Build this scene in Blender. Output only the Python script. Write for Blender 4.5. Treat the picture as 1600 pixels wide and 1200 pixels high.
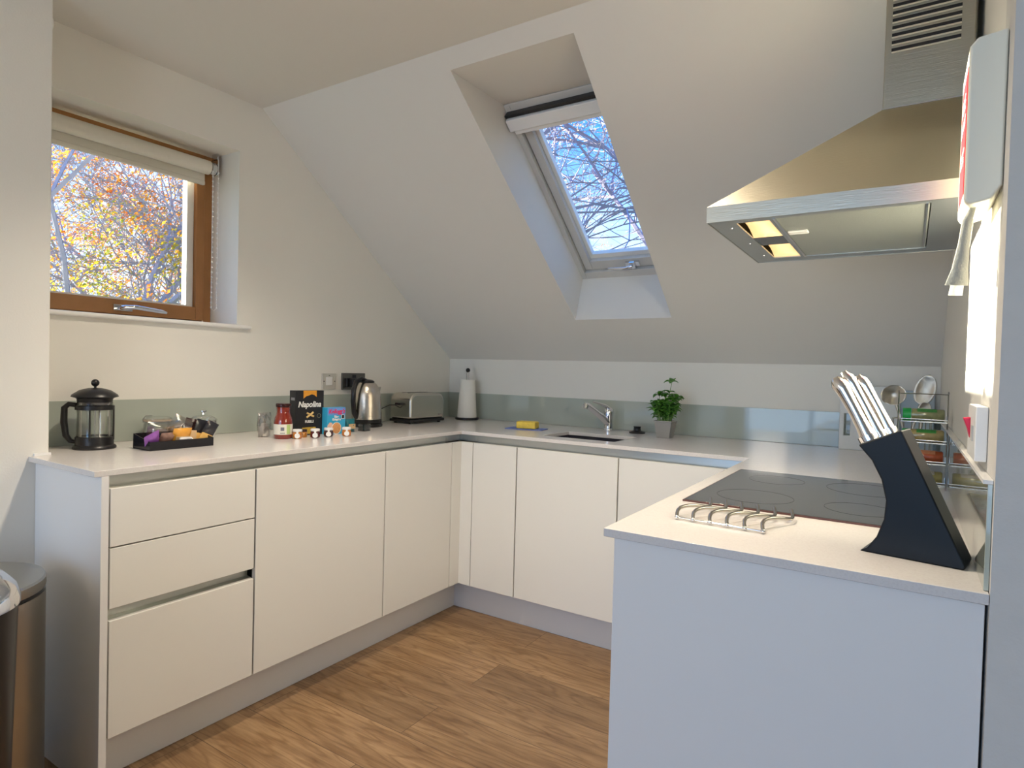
import bpy, math, random
from mathutils import Vector, Matrix, noise
PI = math.pi
S = bpy.context.scene
COL = S.collection
for o in list(bpy.data.objects): bpy.data.objects.remove(o)

# ---------------------------------------------------------------- camera
cam = bpy.data.cameras.new('camera'); camo = bpy.data.objects.new('camera', cam); COL.objects.link(camo)
cam.sensor_width = 36; cam.lens = 36 * 969.88 / 1600; cam.clip_start = .02; cam.clip_end = 300
Rv = Vector((0.841314, 0.539889, 0.026671)); Uv = Vector((-0.034418, 0.004263, 0.999398)); Fv = Vector((-0.53945, 0.841726, -0.022169))
Mx = Matrix((Rv, Uv, -Fv)).transposed().to_4x4(); Mx.translation = Vector((2.4611, -3.1045, 1.213))
camo.matrix_world = Mx
S.camera = camo
# ---------------------------------------------------------------- exposure
S.view_settings.view_transform = 'Standard'; S.view_settings.look = 'None'
S.view_settings.exposure = 0.3; S.view_settings.gamma = 1; S.view_settings.use_curve_mapping = False
# ---------------------------------------------------------------- world
W = bpy.data.worlds.new('sky'); S.world = W; W.use_nodes = True
nt = W.node_tree; nt.nodes.clear()
out = nt.nodes.new('ShaderNodeOutputWorld'); bg = nt.nodes.new('ShaderNodeBackground')
tc = nt.nodes.new('ShaderNodeTexCoord'); sep = nt.nodes.new('ShaderNodeSeparateXYZ')
rp = nt.nodes.new('ShaderNodeValToRGB'); nz = nt.nodes.new('ShaderNodeTexNoise'); rp2 = nt.nodes.new('ShaderNodeValToRGB')
mx = nt.nodes.new('ShaderNodeMix'); mx.data_type = 'RGBA'
nt.links.new(tc.outputs['Generated'], sep.inputs[0]); nt.links.new(sep.outputs['Z'], rp.inputs[0])
rp.color_ramp.elements[0].position = 0.0; rp.color_ramp.elements[0].color = (.78, .9, 1, 1)
rp.color_ramp.elements[1].position = .36; rp.color_ramp.elements[1].color = (.07, .33, .95, 1)
nz.inputs['Scale'].default_value = 3.2; nz.inputs['Detail'].default_value = 5
nt.links.new(tc.outputs['Generated'], nz.inputs['Vector']); nt.links.new(nz.outputs['Fac'], rp2.inputs[0])
rp2.color_ramp.elements[0].position = .56; rp2.color_ramp.elements[0].color = (0, 0, 0, 1)
rp2.color_ramp.elements[1].position = .74; rp2.color_ramp.elements[1].color = (.9, .9, .9, 1)
nt.links.new(rp2.outputs[0], mx.inputs['Factor']); nt.links.new(rp.outputs[0], mx.inputs[6]); mx.inputs[7].default_value = (1, 1, 1, 1)
nt.links.new(mx.outputs[2], bg.inputs[0]); bg.inputs[1].default_value = 1.6
nt.links.new(bg.outputs[0], out.inputs[0])
# ---------------------------------------------------------------- sun (low winter sun through the side window)
sl = bpy.data.lights.new('sun', 'SUN'); sl.energy = 30; sl.angle = math.radians(.7); sl.color = (1, .91, .73)
so = bpy.data.objects.new('sun', sl); COL.objects.link(so)
so.rotation_euler = Vector((1, .088, -.092)).to_track_quat('-Z', 'Y').to_euler(); so.location = (-6, -3, 4)
def area(name, loc, d, sx, sy, power, color):
    l = bpy.data.lights.new(name, 'AREA'); l.shape = 'RECTANGLE'; l.size = sx; l.size_y = sy; l.energy = power; l.color = color
    o = bpy.data.objects.new(name, l); COL.objects.link(o); o.location = loc
    o.rotation_euler = Vector(d).to_track_quat('-Z', 'Z').to_euler(); return o
area('rear_daylight', (1.75, -6.35, 1.2), (0, 1, 0), 2.6, 2.1, 33, (.27, .55, 1))
def bulb(name, loc, power, color, rad):
    l = bpy.data.lights.new(name, 'POINT'); l.energy = power; l.color = color; l.shadow_soft_size = rad
    o = bpy.data.objects.new(name, l); COL.objects.link(o); o.location = loc; return o
bulb('added_ceiling_fill', (1.2, -4.0, 1.5), 15, (1, .84, .64), .2)  # unseen warm fill, added to lift the ceiling and walls
for x in (.95, 1.75):
    dl = bpy.data.lights.new('added_fill_spot', 'SPOT'); dl.energy = 58; dl.color = (1, .87, .70); dl.spot_size = math.radians(118); dl.spot_blend = .9; dl.shadow_soft_size = .05  # added warm fill from above for worktop, floor and cabinet fronts, no fitting there
    do = bpy.data.objects.new('added_fill_spot', dl); COL.objects.link(do); do.location = (x, -1.85, 2.32)

# ================================================================ helpers
def mat(name, col, rough=.5, metal=0, noise_amt=0, scale=8, bump=0, bscale=60, spec=.5, aniso=None, coat=0, emis=None, trans=0, ior=1.45, sub=0):
    m = bpy.data.materials.new(name); m.use_nodes = True; n = m.node_tree.nodes; L = m.node_tree.links
    b = n['Principled BSDF']; b.inputs['Base Color'].default_value = (*col, 1); b.inputs['Roughness'].default_value = rough
    b.inputs['Metallic'].default_value = metal; b.inputs['Specular IOR Level'].default_value = spec; b.inputs['IOR'].default_value = ior
    b.inputs['Coat Weight'].default_value = coat; b.inputs['Transmission Weight'].default_value = trans
    if emis: b.inputs['Emission Color'].default_value = (*emis[0], 1); b.inputs['Emission Strength'].default_value = emis[1]
    t = n.new('ShaderNodeTexCoord')
    if noise_amt:
        z = n.new('ShaderNodeTexNoise'); z.inputs['Scale'].default_value = scale; z.inputs['Detail'].default_value = 4
        L.new(t.outputs['Object'], z.inputs['Vector'])
        x = n.new('ShaderNodeMix'); x.data_type = 'RGBA'
        x.inputs[6].default_value = (*[c * (1 - noise_amt) for c in col], 1); x.inputs[7].default_value = (*[min(1, c * (1 + noise_amt)) for c in col], 1)
        L.new(z.outputs['Fac'], x.inputs['Factor']); L.new(x.outputs[2], b.inputs['Base Color'])
    if bump:
        z = n.new('ShaderNodeTexNoise'); z.inputs['Scale'].default_value = bscale; z.inputs['Detail'].default_value = 3
        if aniso:
            mp = n.new('ShaderNodeMapping'); mp.inputs['Scale'].default_value = aniso
            L.new(t.outputs['Object'], mp.inputs['Vector']); L.new(mp.outputs[0], z.inputs['Vector'])
        else: L.new(t.outputs['Object'], z.inputs['Vector'])
        bp = n.new('ShaderNodeBump'); bp.inputs['Strength'].default_value = bump; bp.inputs['Distance'].default_value = .002
        L.new(z.outputs['Fac'], bp.inputs['Height']); L.new(bp.outputs[0], b.inputs['Normal'])
    return m
def glassmat(name, tint=(.97, .98, .97), refl=.06, rough=.0, fres=.6):
    m = bpy.data.materials.new(name); m.use_nodes = True; n = m.node_tree.nodes; L = m.node_tree.links; n.clear()
    o = n.new('ShaderNodeOutputMaterial'); t = n.new('ShaderNodeBsdfTransparent'); g = n.new('ShaderNodeBsdfGlossy'); f = n.new('ShaderNodeLayerWeight')
    t.inputs[0].default_value = (*tint, 1); g.inputs['Roughness'].default_value = rough; g.inputs['Color'].default_value = (1, 1, 1, 1)
    f.inputs['Blend'].default_value = .25; mm = n.new('ShaderNodeMath'); mm.operation = 'MULTIPLY_ADD'; mm.inputs[1].default_value = fres; mm.inputs[2].default_value = refl
    mx = n.new('ShaderNodeMixShader'); L.new(f.outputs['Fresnel'], mm.inputs[0]); L.new(mm.outputs[0], mx.inputs[0])
    L.new(t.outputs[0], mx.inputs[1]); L.new(g.outputs[0], mx.inputs[2]); L.new(mx.outputs[0], o.inputs[0]); return m

class MB:
    def __init__(s): s.v = []; s.f = []; s.M = Matrix.Identity(4)
    def add(s, vs, fs):
        k = len(s.v); s.v += [tuple(s.M @ Vector(p)) for p in vs]; s.f += [tuple(i + k for i in f) for f in fs]; return s
    def box(s, a, b):
        x0, y0, z0 = [min(p, q) for p, q in zip(a, b)]; x1, y1, z1 = [max(p, q) for p, q in zip(a, b)]
        return s.add([(x0,y0,z0),(x1,y0,z0),(x1,y1,z0),(x0,y1,z0),(x0,y0,z1),(x1,y0,z1),(x1,y1,z1),(x0,y1,z1)],
                     [(0,3,2,1),(4,5,6,7),(0,1,5,4),(1,2,6,5),(2,3,7,6),(3,0,4,7)])
    def lathe(s, prof, c=(0, 0, 0), n=32, closed=False, sx=1, sy=1):
        vs = []; fs = []; m = len(prof)
        for i in range(n):
            a = 2 * PI * i / n
            for r, z in prof: vs.append((c[0] + sx * r * math.cos(a), c[1] + sy * r * math.sin(a), c[2] + z))
        for i in range(n):
            j = (i + 1) % n
            for k in range(m if closed else m - 1):
                l = (k + 1) % m; fs.append((i * m + k, j * m + k, j * m + l, i * m + l))
        if not closed:
            if prof[0][0] > 1e-5: fs.append(tuple(i * m for i in reversed(range(n))))
            if prof[-1][0] > 1e-5: fs.append(tuple(i * m + m - 1 for i in range(n)))
        return s.add(vs, fs)
    def cyl(s, c, r, h, n=24, r2=None): return s.lathe([(r, 0), (r if r2 is None else r2, h)], c, n)
    def tube(s, pts, r, n=8, loop=False, flat=1, up=None):
        pts = [Vector(p) for p in pts]; N = len(pts); rr = r if isinstance(r, (list, tuple)) else [r] * N
        vs = []; fs = []; ref = None
        for i, p in enumerate(pts):
            if loop: t = pts[(i + 1) % N] - pts[i - 1]
            else: t = pts[min(i + 1, N - 1)] - pts[max(i - 1, 0)]
            t = t.normalized() if t.length > 1e-9 else Vector((0, 0, 1))
            if up is not None: ref = Vector(up)
            elif ref is None: ref = Vector((0, 0, 1)) if abs(t.z) < .9 else Vector((1, 0, 0))
            a = ref - t * ref.dot(t); a = a.normalized() if a.length > 1e-6 else t.orthogonal().normalized()
            if up is None: ref = a
            b = t.cross(a)
            for k in range(n):
                q = 2 * PI * k / n + PI / n; vs.append(p + rr[i] * (math.cos(q) * a * flat + math.sin(q) * b))
        for i in range(N if loop else N - 1):
            j = (i + 1) % N
            for k in range(n): l = (k + 1) % n; fs.append((i * n + k, i * n + l, j * n + l, j * n + k))
        if not loop: fs += [tuple(reversed(range(n))), tuple((N - 1) * n + k for k in range(n))]
        return s.add(vs, fs)
    def prism(s, poly, a, b, axis='y'):
        n = len(poly)
        def P(u, v, w): return {'y': (u, w, v), 'x': (w, u, v), 'z': (u, v, w)}[axis]
        vs = [P(u, v, a) for u, v in poly] + [P(u, v, b) for u, v in poly]
        return s.add(vs, [tuple(range(n)), tuple(reversed(range(n, 2 * n)))] + [(i, i + n, (i + 1) % n + n, (i + 1) % n) for i in range(n)])
    def cells(s, xs, ys, z0, z1, inside):
        nx, ny = len(xs) - 1, len(ys) - 1
        I = lambda i, j: 0 <= i < nx and 0 <= j < ny and inside((xs[i] + xs[i + 1]) / 2, (ys[j] + ys[j + 1]) / 2)
        vs = [(x, y, z) for z in (z0, z1) for y in ys for x in xs]; w = nx + 1; q = w * (ny + 1); fs = []
        for i in range(nx):
            for j in range(ny):
                if not I(i, j): continue
                a, b, c, d = j * w + i, j * w + i + 1, (j + 1) * w + i + 1, (j + 1) * w + i
                fs += [(a, d, c, b), (a + q, b + q, c + q, d + q)]
                if not I(i, j - 1): fs.append((a, b, b + q, a + q))
                if not I(i + 1, j): fs.append((b, c, c + q, b + q))
                if not I(i, j + 1): fs.append((c, d, d + q, c + q))
                if not I(i - 1, j): fs.append((d, a, a + q, d + q))
        used = sorted({i for f in fs for i in f}); mp = {k: i for i, k in enumerate(used)}
        return s.add([vs[k] for k in used], [tuple(mp[i] for i in f) for f in fs])
    def sphere(s, c, r, n=16, sx=1, sy=1, sz=1):
        m = n // 2; return s.lathe([(r * math.sin(PI * i / m), -r * sz * math.cos(PI * i / m)) for i in range(m + 1)], c, n, sx=sx, sy=sy)
    def build(s, name, m, parent=None, smooth=None, bevel=0, seg=2, sub=0):
        me = bpy.data.meshes.new(name); me.from_pydata(s.v, [], s.f); me.validate()
        import bmesh
        bm = bmesh.new(); bm.from_mesh(me); bmesh.ops.remove_doubles(bm, verts=bm.verts, dist=1e-6); bmesh.ops.recalc_face_normals(bm, faces=bm.faces); bm.to_mesh(me); bm.free()
        me.materials.append(m)
        if smooth is not None:
            me.polygons.foreach_set('use_smooth', [True] * len(me.polygons)); me.set_sharp_from_angle(angle=math.radians(smooth))
        o = bpy.data.objects.new(name, me); COL.objects.link(o)
        if bevel:
            b = o.modifiers.new('bevel', 'BEVEL'); b.width = bevel; b.segments = seg; b.limit_method = 'ANGLE'; b.angle_limit = math.radians(40)
            me.polygons.foreach_set('use_smooth', [True] * len(me.polygons)); me.set_sharp_from_angle(angle=math.radians(smooth or 50))
            b.harden_normals = True
        if sub: q = o.modifiers.new('sub', 'SUBSURF'); q.levels = sub; q.render_levels = sub
        if parent is not None: o.parent = parent
        return o
def tag(o, label, cat, group=None):
    o['label'] = label; o['category'] = cat
    if group: o['group'] = group
    return o
def thing(name, label, cat, loc=(0, 0, 0), rz=0, group=None):
    o = bpy.data.objects.new(name, None); o.empty_display_size = .05; COL.objects.link(o); o.location = loc; o.rotation_euler = (0, 0, rz)
    return tag(o, label, cat, group)
def struct(o): o['kind'] = 'structure'; return o
def copy_tree(o, parent=None):
    c = o.copy(); COL.objects.link(c); c.parent = parent
    for ch in [k for k in bpy.data.objects if k.parent == o]: copy_tree(ch, c)
    return c
def text(body, size, m, parent, M, name='lettering', ext=.0004, shear=0, off=0, sx=1):
    cu = bpy.data.curves.new('t', 'FONT'); cu.body = body; cu.size = size; cu.extrude = ext; cu.shear = shear; cu.offset = off; cu.align_x = 'CENTER'; cu.align_y = 'CENTER'
    ob = bpy.data.objects.new('t', cu); COL.objects.link(ob); bpy.context.view_layer.update()
    me = bpy.data.meshes.new_from_object(ob.evaluated_get(bpy.context.evaluated_depsgraph_get())); bpy.data.objects.remove(ob); bpy.data.curves.remove(cu)
    me.transform(M @ Matrix.Diagonal((sx, 1, 1, 1))); me.materials.clear(); me.materials.append(m); me.name = name
    o = bpy.data.objects.new(name, me); COL.objects.link(o); o.parent = parent; return o
def face(x, y, z, tilt=0): # local plane facing -Y
    return Matrix.Translation((x, y, z)) @ Matrix.Rotation(PI / 2, 4, 'X')

# ================================================================ materials
M_wall = mat('painted_plaster', (.80, .775, .71), .65, noise_amt=.015, scale=3, bump=.15, bscale=180)
M_ceil = mat('ceiling_paint', (.75, .725, .67), .8, noise_amt=.01, scale=3)
M_white = mat('white_paint_gloss', (.83, .82, .79), .35)
M_cab = mat('cabinet_lacquer', (.79, .77, .715), .38)
M_panel = mat('panel_lacquer', (.80, .79, .77), .4)
M_channel = mat('aluminium_channel', (.55, .56, .53), .3, metal=.85)
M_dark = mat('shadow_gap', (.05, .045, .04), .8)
M_steel = mat('brushed_steel', (.52, .49, .43), .30, metal=1, bump=.25, bscale=40, aniso=(1, 1, 40))
M_steelh = mat('brushed_hood_steel', (.43, .395, .31), .33, metal=1, bump=.2, bscale=20, aniso=(1, 30, 30), noise_amt=.06, scale=4)
M_chrome = mat('chrome', (.75, .75, .76), .08, metal=1)
M_wire = mat('wire_chrome', (.6, .6, .58), .2, metal=1)
M_black = mat('black_plastic', (.012, .011, .011), .35)
M_blackg = mat('black_gloss', (.012, .012, .015), .12)
M_wood = mat('oak_window_frame', (.36, .165, .055), .45, noise_amt=.2, scale=14)
M_glass = glassmat('window_glass', (.97, .99, .99), .0, fres=.2)
M_clear = glassmat('clear_glass', (.93, .94, .93), .05)
M_film = glassmat('clear_film', (.86, .86, .87), .16, .12)
M_blind = mat('blind_fabric', (.72, .69, .60), .8)
M_splash = mat('glass_splashback', (.42, .46, .40), .04, spec=.75, coat=.5)
M_grey = mat('grey_frame_paint', (.52, .50, .46), .4)

def quartz():
    m = mat('pale_quartz', (.70, .665, .635), .16, spec=.55); n = m.node_tree.nodes; L = m.node_tree.links; b = n['Principled BSDF']
    t = n.new('ShaderNodeTexCoord'); z = n.new('ShaderNodeTexNoise'); z.inputs['Scale'].default_value = 260; z.inputs['Detail'].default_value = 2
    r = n.new('ShaderNodeValToRGB'); r.color_ramp.elements[0].position = .32; r.color_ramp.elements[0].color = (.68, .64, .612, 1)
    r.color_ramp.elements[1].position = .55; r.color_ramp.elements[1].color = (.72, .685, .655, 1)
    L.new(t.outputs['Object'], z.inputs['Vector']); L.new(z.outputs['Fac'], r.inputs[0]); L.new(r.outputs[0], b.inputs['Base Color']); return m
M_quartz = quartz()
def oakfloor():
    m = mat('oak_planks', (.4, .25, .13), .38); n = m.node_tree.nodes; L = m.node_tree.links; b = n['Principled BSDF']
    t = n.new('ShaderNodeTexCoord'); mp = n.new('ShaderNodeMapping'); mp.inputs['Location'].default_value = (.30, .193, 0)
    br = n.new('ShaderNodeTexBrick'); br.offset = .37; br.inputs['Scale'].default_value = 1; br.inputs['Brick Width'].default_value = 1.38; br.inputs['Row Height'].default_value = .1975
    br.inputs['Mortar Size'].default_value = .0012; br.inputs['Mortar Smooth'].default_value = .3; br.inputs['Bias'].default_value = 0
    br.inputs['Color1'].default_value = (0, 0, 0, 1); br.inputs['Color2'].default_value = (1, 1, 1, 1); br.inputs['Mortar'].default_value = (.5, .5, .5, 1)
    L.new(t.outputs['Object'], mp.inputs['Vector']); L.new(mp.outputs[0], br.inputs['Vector'])
    # per plank offset for the grain
    off = n.new('ShaderNodeVectorMath'); off.operation = 'MULTIPLY_ADD'; off.inputs[1].default_value = (7, 9, 5)
    L.new(br.outputs['Color'], off.inputs[0]); L.new(t.outputs['Object'], off.inputs[2])
    m2 = n.new('ShaderNodeMapping'); m2.inputs['Scale'].default_value = (1.0, 7, 1); L.new(off.outputs[0], m2.inputs['Vector'])
    g1 = n.new('ShaderNodeTexNoise'); g1.inputs['Scale'].default_value = 2.4; g1.inputs['Detail'].default_value = 8; g1.inputs['Roughness'].default_value = .6; L.new(m2.outputs[0], g1.inputs['Vector'])
    m3 = n.new('ShaderNodeMapping'); m3.inputs['Scale'].default_value = (1.3, 8.5, 1); L.new(off.outputs[0], m3.inputs['Vector'])
    wv = n.new('ShaderNodeTexNoise'); wv.inputs['Scale'].default_value = 1.1; wv.inputs['Detail'].default_value = 2.5; L.new(m3.outputs[0], wv.inputs['Vector'])
    rg = n.new('ShaderNodeMath'); rg.operation = 'MULTIPLY'; rg.inputs[1].default_value = 26; L.new(wv.outputs['Fac'], rg.inputs[0])
    fr = n.new('ShaderNodeMath'); fr.operation = 'PINGPONG'; fr.inputs[1].default_value = 1; L.new(rg.outputs[0], fr.inputs[0])
    m4 = n.new('ShaderNodeMapping'); m4.inputs['Scale'].default_value = (4, 60, 1); L.new(off.outputs[0], m4.inputs['Vector'])
    g2 = n.new('ShaderNodeTexNoise'); g2.inputs['Scale'].default_value = 3; g2.inputs['Detail'].default_value = 4; L.new(m4.outputs[0], g2.inputs['Vector'])
    r1 = n.new('ShaderNodeValToRGB'); r1.color_ramp.elements[0].position = .25; r1.color_ramp.elements[0].color = (.195, .108, .048, 1)
    r1.color_ramp.elements[1].position = .75; r1.color_ramp.elements[1].color = (.44, .285, .15, 1); L.new(g1.outputs['Fac'], r1.inputs[0])
    r2 = n.new('ShaderNodeValToRGB'); r2.color_ramp.elements[0].position = 0; r2.color_ramp.elements[0].color = (.58, .50, .42, 1)
    r2.color_ramp.elements[1].position = .5; r2.color_ramp.elements[1].color = (1, 1, 1, 1); L.new(fr.outputs[0], r2.inputs[0])
    a = n.new('ShaderNodeMix'); a.data_type = 'RGBA'; a.blend_type = 'MULTIPLY'; a.inputs['Factor'].default_value = .6
    L.new(r1.outputs[0], a.inputs[6]); L.new(r2.outputs[0], a.inputs[7])
    r3 = n.new('ShaderNodeValToRGB'); r3.color_ramp.elements[0].position = .3; r3.color_ramp.elements[0].color = (.72, .7, .68, 1); r3.color_ramp.elements[1].position = .6; r3.color_ramp.elements[1].color = (1.0, 1.0, 1.0, 1)
    L.new(g2.outputs['Fac'], r3.inputs[0])
    c = n.new('ShaderNodeMix'); c.data_type = 'RGBA'; c.blend_type = 'MULTIPLY'; c.inputs['Factor'].default_value = .7; L.new(a.outputs[2], c.inputs[6]); L.new(r3.outputs[0], c.inputs[7])
    r4 = n.new('ShaderNodeValToRGB'); r4.color_ramp.elements[0].color = (.80, .78, .76, 1); r4.color_ramp.elements[1].color = (1.12, 1.1, 1.08, 1); L.new(br.outputs['Color'], r4.inputs[0])
    d = n.new('ShaderNodeMix'); d.data_type = 'RGBA'; d.blend_type = 'MULTIPLY'; d.inputs['Factor'].default_value = 1; L.new(c.outputs[2], d.inputs[6]); L.new(r4.outputs[0], d.inputs[7])
    e = n.new('ShaderNodeMix'); e.data_type = 'RGBA'; L.new(br.outputs['Fac'], e.inputs['Factor']); L.new(d.outputs[2], e.inputs[6]); e.inputs[7].default_value = (.10, .055, .03, 1)
    L.new(e.outputs[2], b.inputs['Base Color']); return m
M_floor = oakfloor()

# ================================================================ dimensions
A, B, C_, D_, E_, G = .621, .679, 1.967, -1.988, 2.568, -2.306
H, T = .91, .0165
KN, BY, BZ = 1.2744, -1.3769, 2.3451
PX, PY = .20, -2.252
SP = 1.0654
REAR, FAR = -6.5, 4.6

# ================================================================ shell
struct(MB().box((-.35, REAR - .2, -.1), (FAR + .2, .25, 0)).build('floor', M_floor))
# left wall with window opening
WB, WT, WL, WR = 1.372, 2.125, -2.245, -1.484
m = MB()
for y0, y1 in ((-2.252, WL),): m.prism([(y0, 0), (y1, 0), (y1, 2.6), (y0, 2.6)], -.32, 0, 'x')
m.prism([(WL, 0), (WR, 0), (WR, WB), (WL, WB)], -.32, 0, 'x')
m.prism([(WL, WT), (WR, WT), (WR, 2.6), (WL, 2.6)], -.32, 0, 'x')
m.prism([(WR, 0), (.2, 0), (.2, KN), (0, KN), (BY, BZ), (BY, 2.6), (WR, 2.6)], -.32, 0, 'x')
struct(m.build('wall_left', M_wall))
struct(MB().box((-.32, REAR, 0), (PX, PY, 2.6)).build('wall_left', M_wall, bevel=.004))
struct(MB().box((0, 0, 0), (E_ + .2, .2, KN)).build('wall_back', M_wall))
# sloping roof soffit with the rooflight shaft
Sv = Vector((0, BY, BZ - KN)).normalized(); Nv = Vector((0, BZ - KN, -BY)).normalized(); O = Vector((0, 0, KN)); LS = math.hypot(BY, BZ - KN)
def sp(x, s, n): return tuple(O + Vector((x, 0, 0)) + Sv * s + Nv * n)
hx0, hx1, s0, s1, ix0, ix1, t0, t1, hn = 1.013, 1.515, .332, 1.670, 1.020, 1.510, .425, 1.387, .22
def ring(m, o, i, no, ni):
    vs = [sp(o[a], o[b], no) for a, b in ((0, 2), (1, 2), (1, 3), (0, 3))] + [sp(i[a], i[b], ni) for a, b in ((0, 2), (1, 2), (1, 3), (0, 3))]
    m.add(vs, [(k, (k + 1) % 4, (k + 1) % 4 + 4, k + 4) for k in range(4)])
m = MB(); big = (-.3, E_ + .2, -.25, LS); hol = (hx0, hx1, s0, s1); inn = (ix0, ix1, t0, t1)
big0 = (0, E_, 0, LS)
ring(m, big0, hol, 0, 0); ring(m, hol, inn, 0, hn); ring(m, inn, big, hn, hn); ring(m, big, big0, hn, 0)
struct(m.build('ceiling', M_ceil))
struct(MB().box((-.3, REAR, BZ), (FAR + .2, BY, BZ + .25)).build('ceiling', M_ceil))
# right wall of the kitchen, its end faces the living room
struct(MB().prism([(D_ + .12, 0), (.2, 0), (.2, KN + .05), (0, KN + .25), (BY - .1, BZ + .2), (D_ + .12, BZ + .2)], E_, E_ + .12, 'x').build('wall_right', M_wall))
M_rough = mat('textured_plaster', (.66, .64, .60), .8, noise_amt=.05, scale=20, bump=.6, bscale=60)
struct(MB().box((E_, D_, 0), (FAR + .2, D_ + .12, 2.6)).build('wall_right', M_rough))
struct(MB().box((FAR, REAR, 0), (FAR + .2, D_, 2.6)).build('wall_right', M_wall))
m = MB()
m.box((PX - .2, REAR - .2, 0), (.4, REAR, 2.6)).box((3.1, REAR - .2, 0), (FAR + .2, REAR, 2.6)).box((.4, REAR - .2, 2.3), (3.1, REAR, 2.6)).box((.4, REAR - .2, 0), (3.1, REAR, .1))
struct(m.build('wall_rear', M_wall))
w2 = struct(MB().box((.4, REAR - .12, .1), (3.1, REAR - .10, 2.3)).build('window_3', M_glass))
m = MB()
for x in (.4, 1.27, 2.17, 3.04): m.box((x, REAR - .14, .1), (x + .06, REAR - .06, 2.3))
m.box((.4, REAR - .14, .1), (3.1, REAR - .06, .16)).box((.4, REAR - .14, 2.24), (3.1, REAR - .06, 2.3))
m.build('window_frame', M_wood, w2)

# ---- side window
win = bpy.data.objects.new('window_1', None); COL.objects.link(win); win.location = (-.2, -1.85, WB); struct(win); win['label'] = 'oak framed window with roller blind over the coffee press'
def wl(m): m.M = Matrix.Translation((.2, 1.85, -WB)); return m
m = wl(MB())
fx0, fx1 = -.27, -.198
m.box((fx0, WR - .036, WB), (fx1, WR, WT)).box((fx0, WL, WB), (fx1, WL + .036, WT)).box((fx0, WL + .036, WB), (fx1, WR - .036, WB + .02)).box((fx0, WL + .036, WT - .04), (fx1, WR - .036, WT))
m.build('window_frame', M_wood, win, bevel=.003)
m = wl(MB()); a, b, c, d = WL + .040, WR - .039, WB + .023, WT - .042
m.box((-.26, b - .036, c), (-.19, b, d)).box((-.26, a, c), (-.19, a + .036, d)).box((-.26, a + .036, c), (-.19, b - .036, c + .058)).box((-.26, a + .036, d - .058), (-.19, b - .036, d))
m.build('sash', M_wood, win, bevel=.003)
m = wl(MB()); g0, g1, h0, h1 = a + .036, b - .036, c + .058, d - .058
m.box((-.25, g1 - .03, h0), (-.215, g1, h1)).box((-.25, g0, h0), (-.215, g0 + .02, h1)).box((-.25, g0 + .02, h0), (-.215, g1 - .03, h0 + .008)).box((-.25, g0 + .02, h1 - .01), (-.215, g1 - .03, h1))
m.build('glazing_bead', M_white, win)
wl(MB()).box((-.236, g0 + .02, h0 + .008), (-.230, g1 - .03, h1 - .01)).build('glass', M_glass, win)
m = wl(MB()); yc = -1.86; m.box((-.19, yc - .035, 1.408), (-.182, yc + .035, 1.432)); m.tube([(-.182, yc - .01, 1.42), (-.15, yc - .01, 1.42), (-.142, yc + .03, 1.423), (-.142, yc + .13, 1.415), (-.142, yc + .15, 1.412)], [.009, .009, .009, .008, .005], 10)
m.build('window_handle', M_chrome, win, smooth=60)
wl(MB()).box((-.2, WL - .005, WB - .012), (.02, WR + .062, WB + .006)).build('window_sill', M_white, win, bevel=.008, seg=3)
bl = thing('roller_blind', 'cream roller blind rolled up at the top of the oak window', 'blind', (-.14, -1.88, 2.05))
def bm_(): k = MB(); k.M = Matrix.Translation((.14, 1.88, -2.05)); return k
m = bm_(); m.tube([(-.14, WL + .02, 2.058), (-.14, WR - .055, 2.058)], .030, 20); m.build('blind_roll', M_blind, bl, smooth=50)
bm_().box((-.168, WL + .022, 1.998), (-.164, WR - .058, 2.06)).build('blind_fabric', M_blind, bl)
bm_().box((-.174, WL + .022, 1.985), (-.158, WR - .058, 2.003)).build('bottom_bar', M_blind, bl, bevel=.004)
m = bm_(); m.tube([(-.14, WR - .050, 2.058), (-.14, WR - .030, 2.058)], .027, 16); m.box((-.165, WR - .028, 2.03), (-.115, WR - .022, 2.10)); m.box((-.16, WR - .028, 2.097), (-.12, WR - .022, WT)); m.build('bracket', M_chrome, bl, smooth=50)
m = bm_()
for k in range(56):
    t = k / 55; zz = 2.04 - .6 * (1 - abs(2 * t - 1)); yy = WR - .052 + (.026 if t > .5 else 0) + (0.0)
    m.sphere((-.112 + .004 * math.sin(t * 6), yy, zz), .0042, 6)
m.tube([(-.112, WR - .052, 2.04), (-.112, WR - .052, 1.45), (-.112, WR - .039, 1.437), (-.112, WR - .026, 1.45), (-.112, WR - .026, 2.04)], .0012, 5)
m.build('bead_chain', M_white, bl, smooth=60)

# ---- rooflight
rl = bpy.data.objects.new('window_2', None); COL.objects.link(rl); rl.location = sp(1.265, .43, .22); struct(rl); rl['label'] = 'grey framed roof window in the sloping ceiling'
def rm():
    k = MB(); M = Matrix((( 1, 0, 0, 0), (0, Sv.y, Nv.y, 0), (0, Sv.z, Nv.z, KN), (0, 0, 0, 1))); k.M = Matrix.Translation(-Vector(rl.location)) @ M; return k
def frame(m, x0, x1, a, b, w, wt, wb, n0, n1): m.box((x0, a, n0), (x0 + w, b, n1)).box((x1 - w, a, n0), (x1, b, n1)).box((x0 + w, a, n0), (x1 - w, a + wb, n1)).box((x0 + w, b - wt, n0), (x1 - w, b, n1))
M_skf = mat('roof_window_paint', (.60, .585, .55), .4)
m = rm(); frame(m, ix0 - .01, ix1 + .01, t0 - .01, t1 + .01, .035, .06, .045, .205, .30); m.build('window_frame', M_skf, rl, bevel=.004)
m = rm(); frame(m, ix0 + .028, ix1 - .028, t0 + .038, t1 - .06, .040, .065, .055, .222, .30); m.build('sash', M_skf, rl, bevel=.004)
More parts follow.
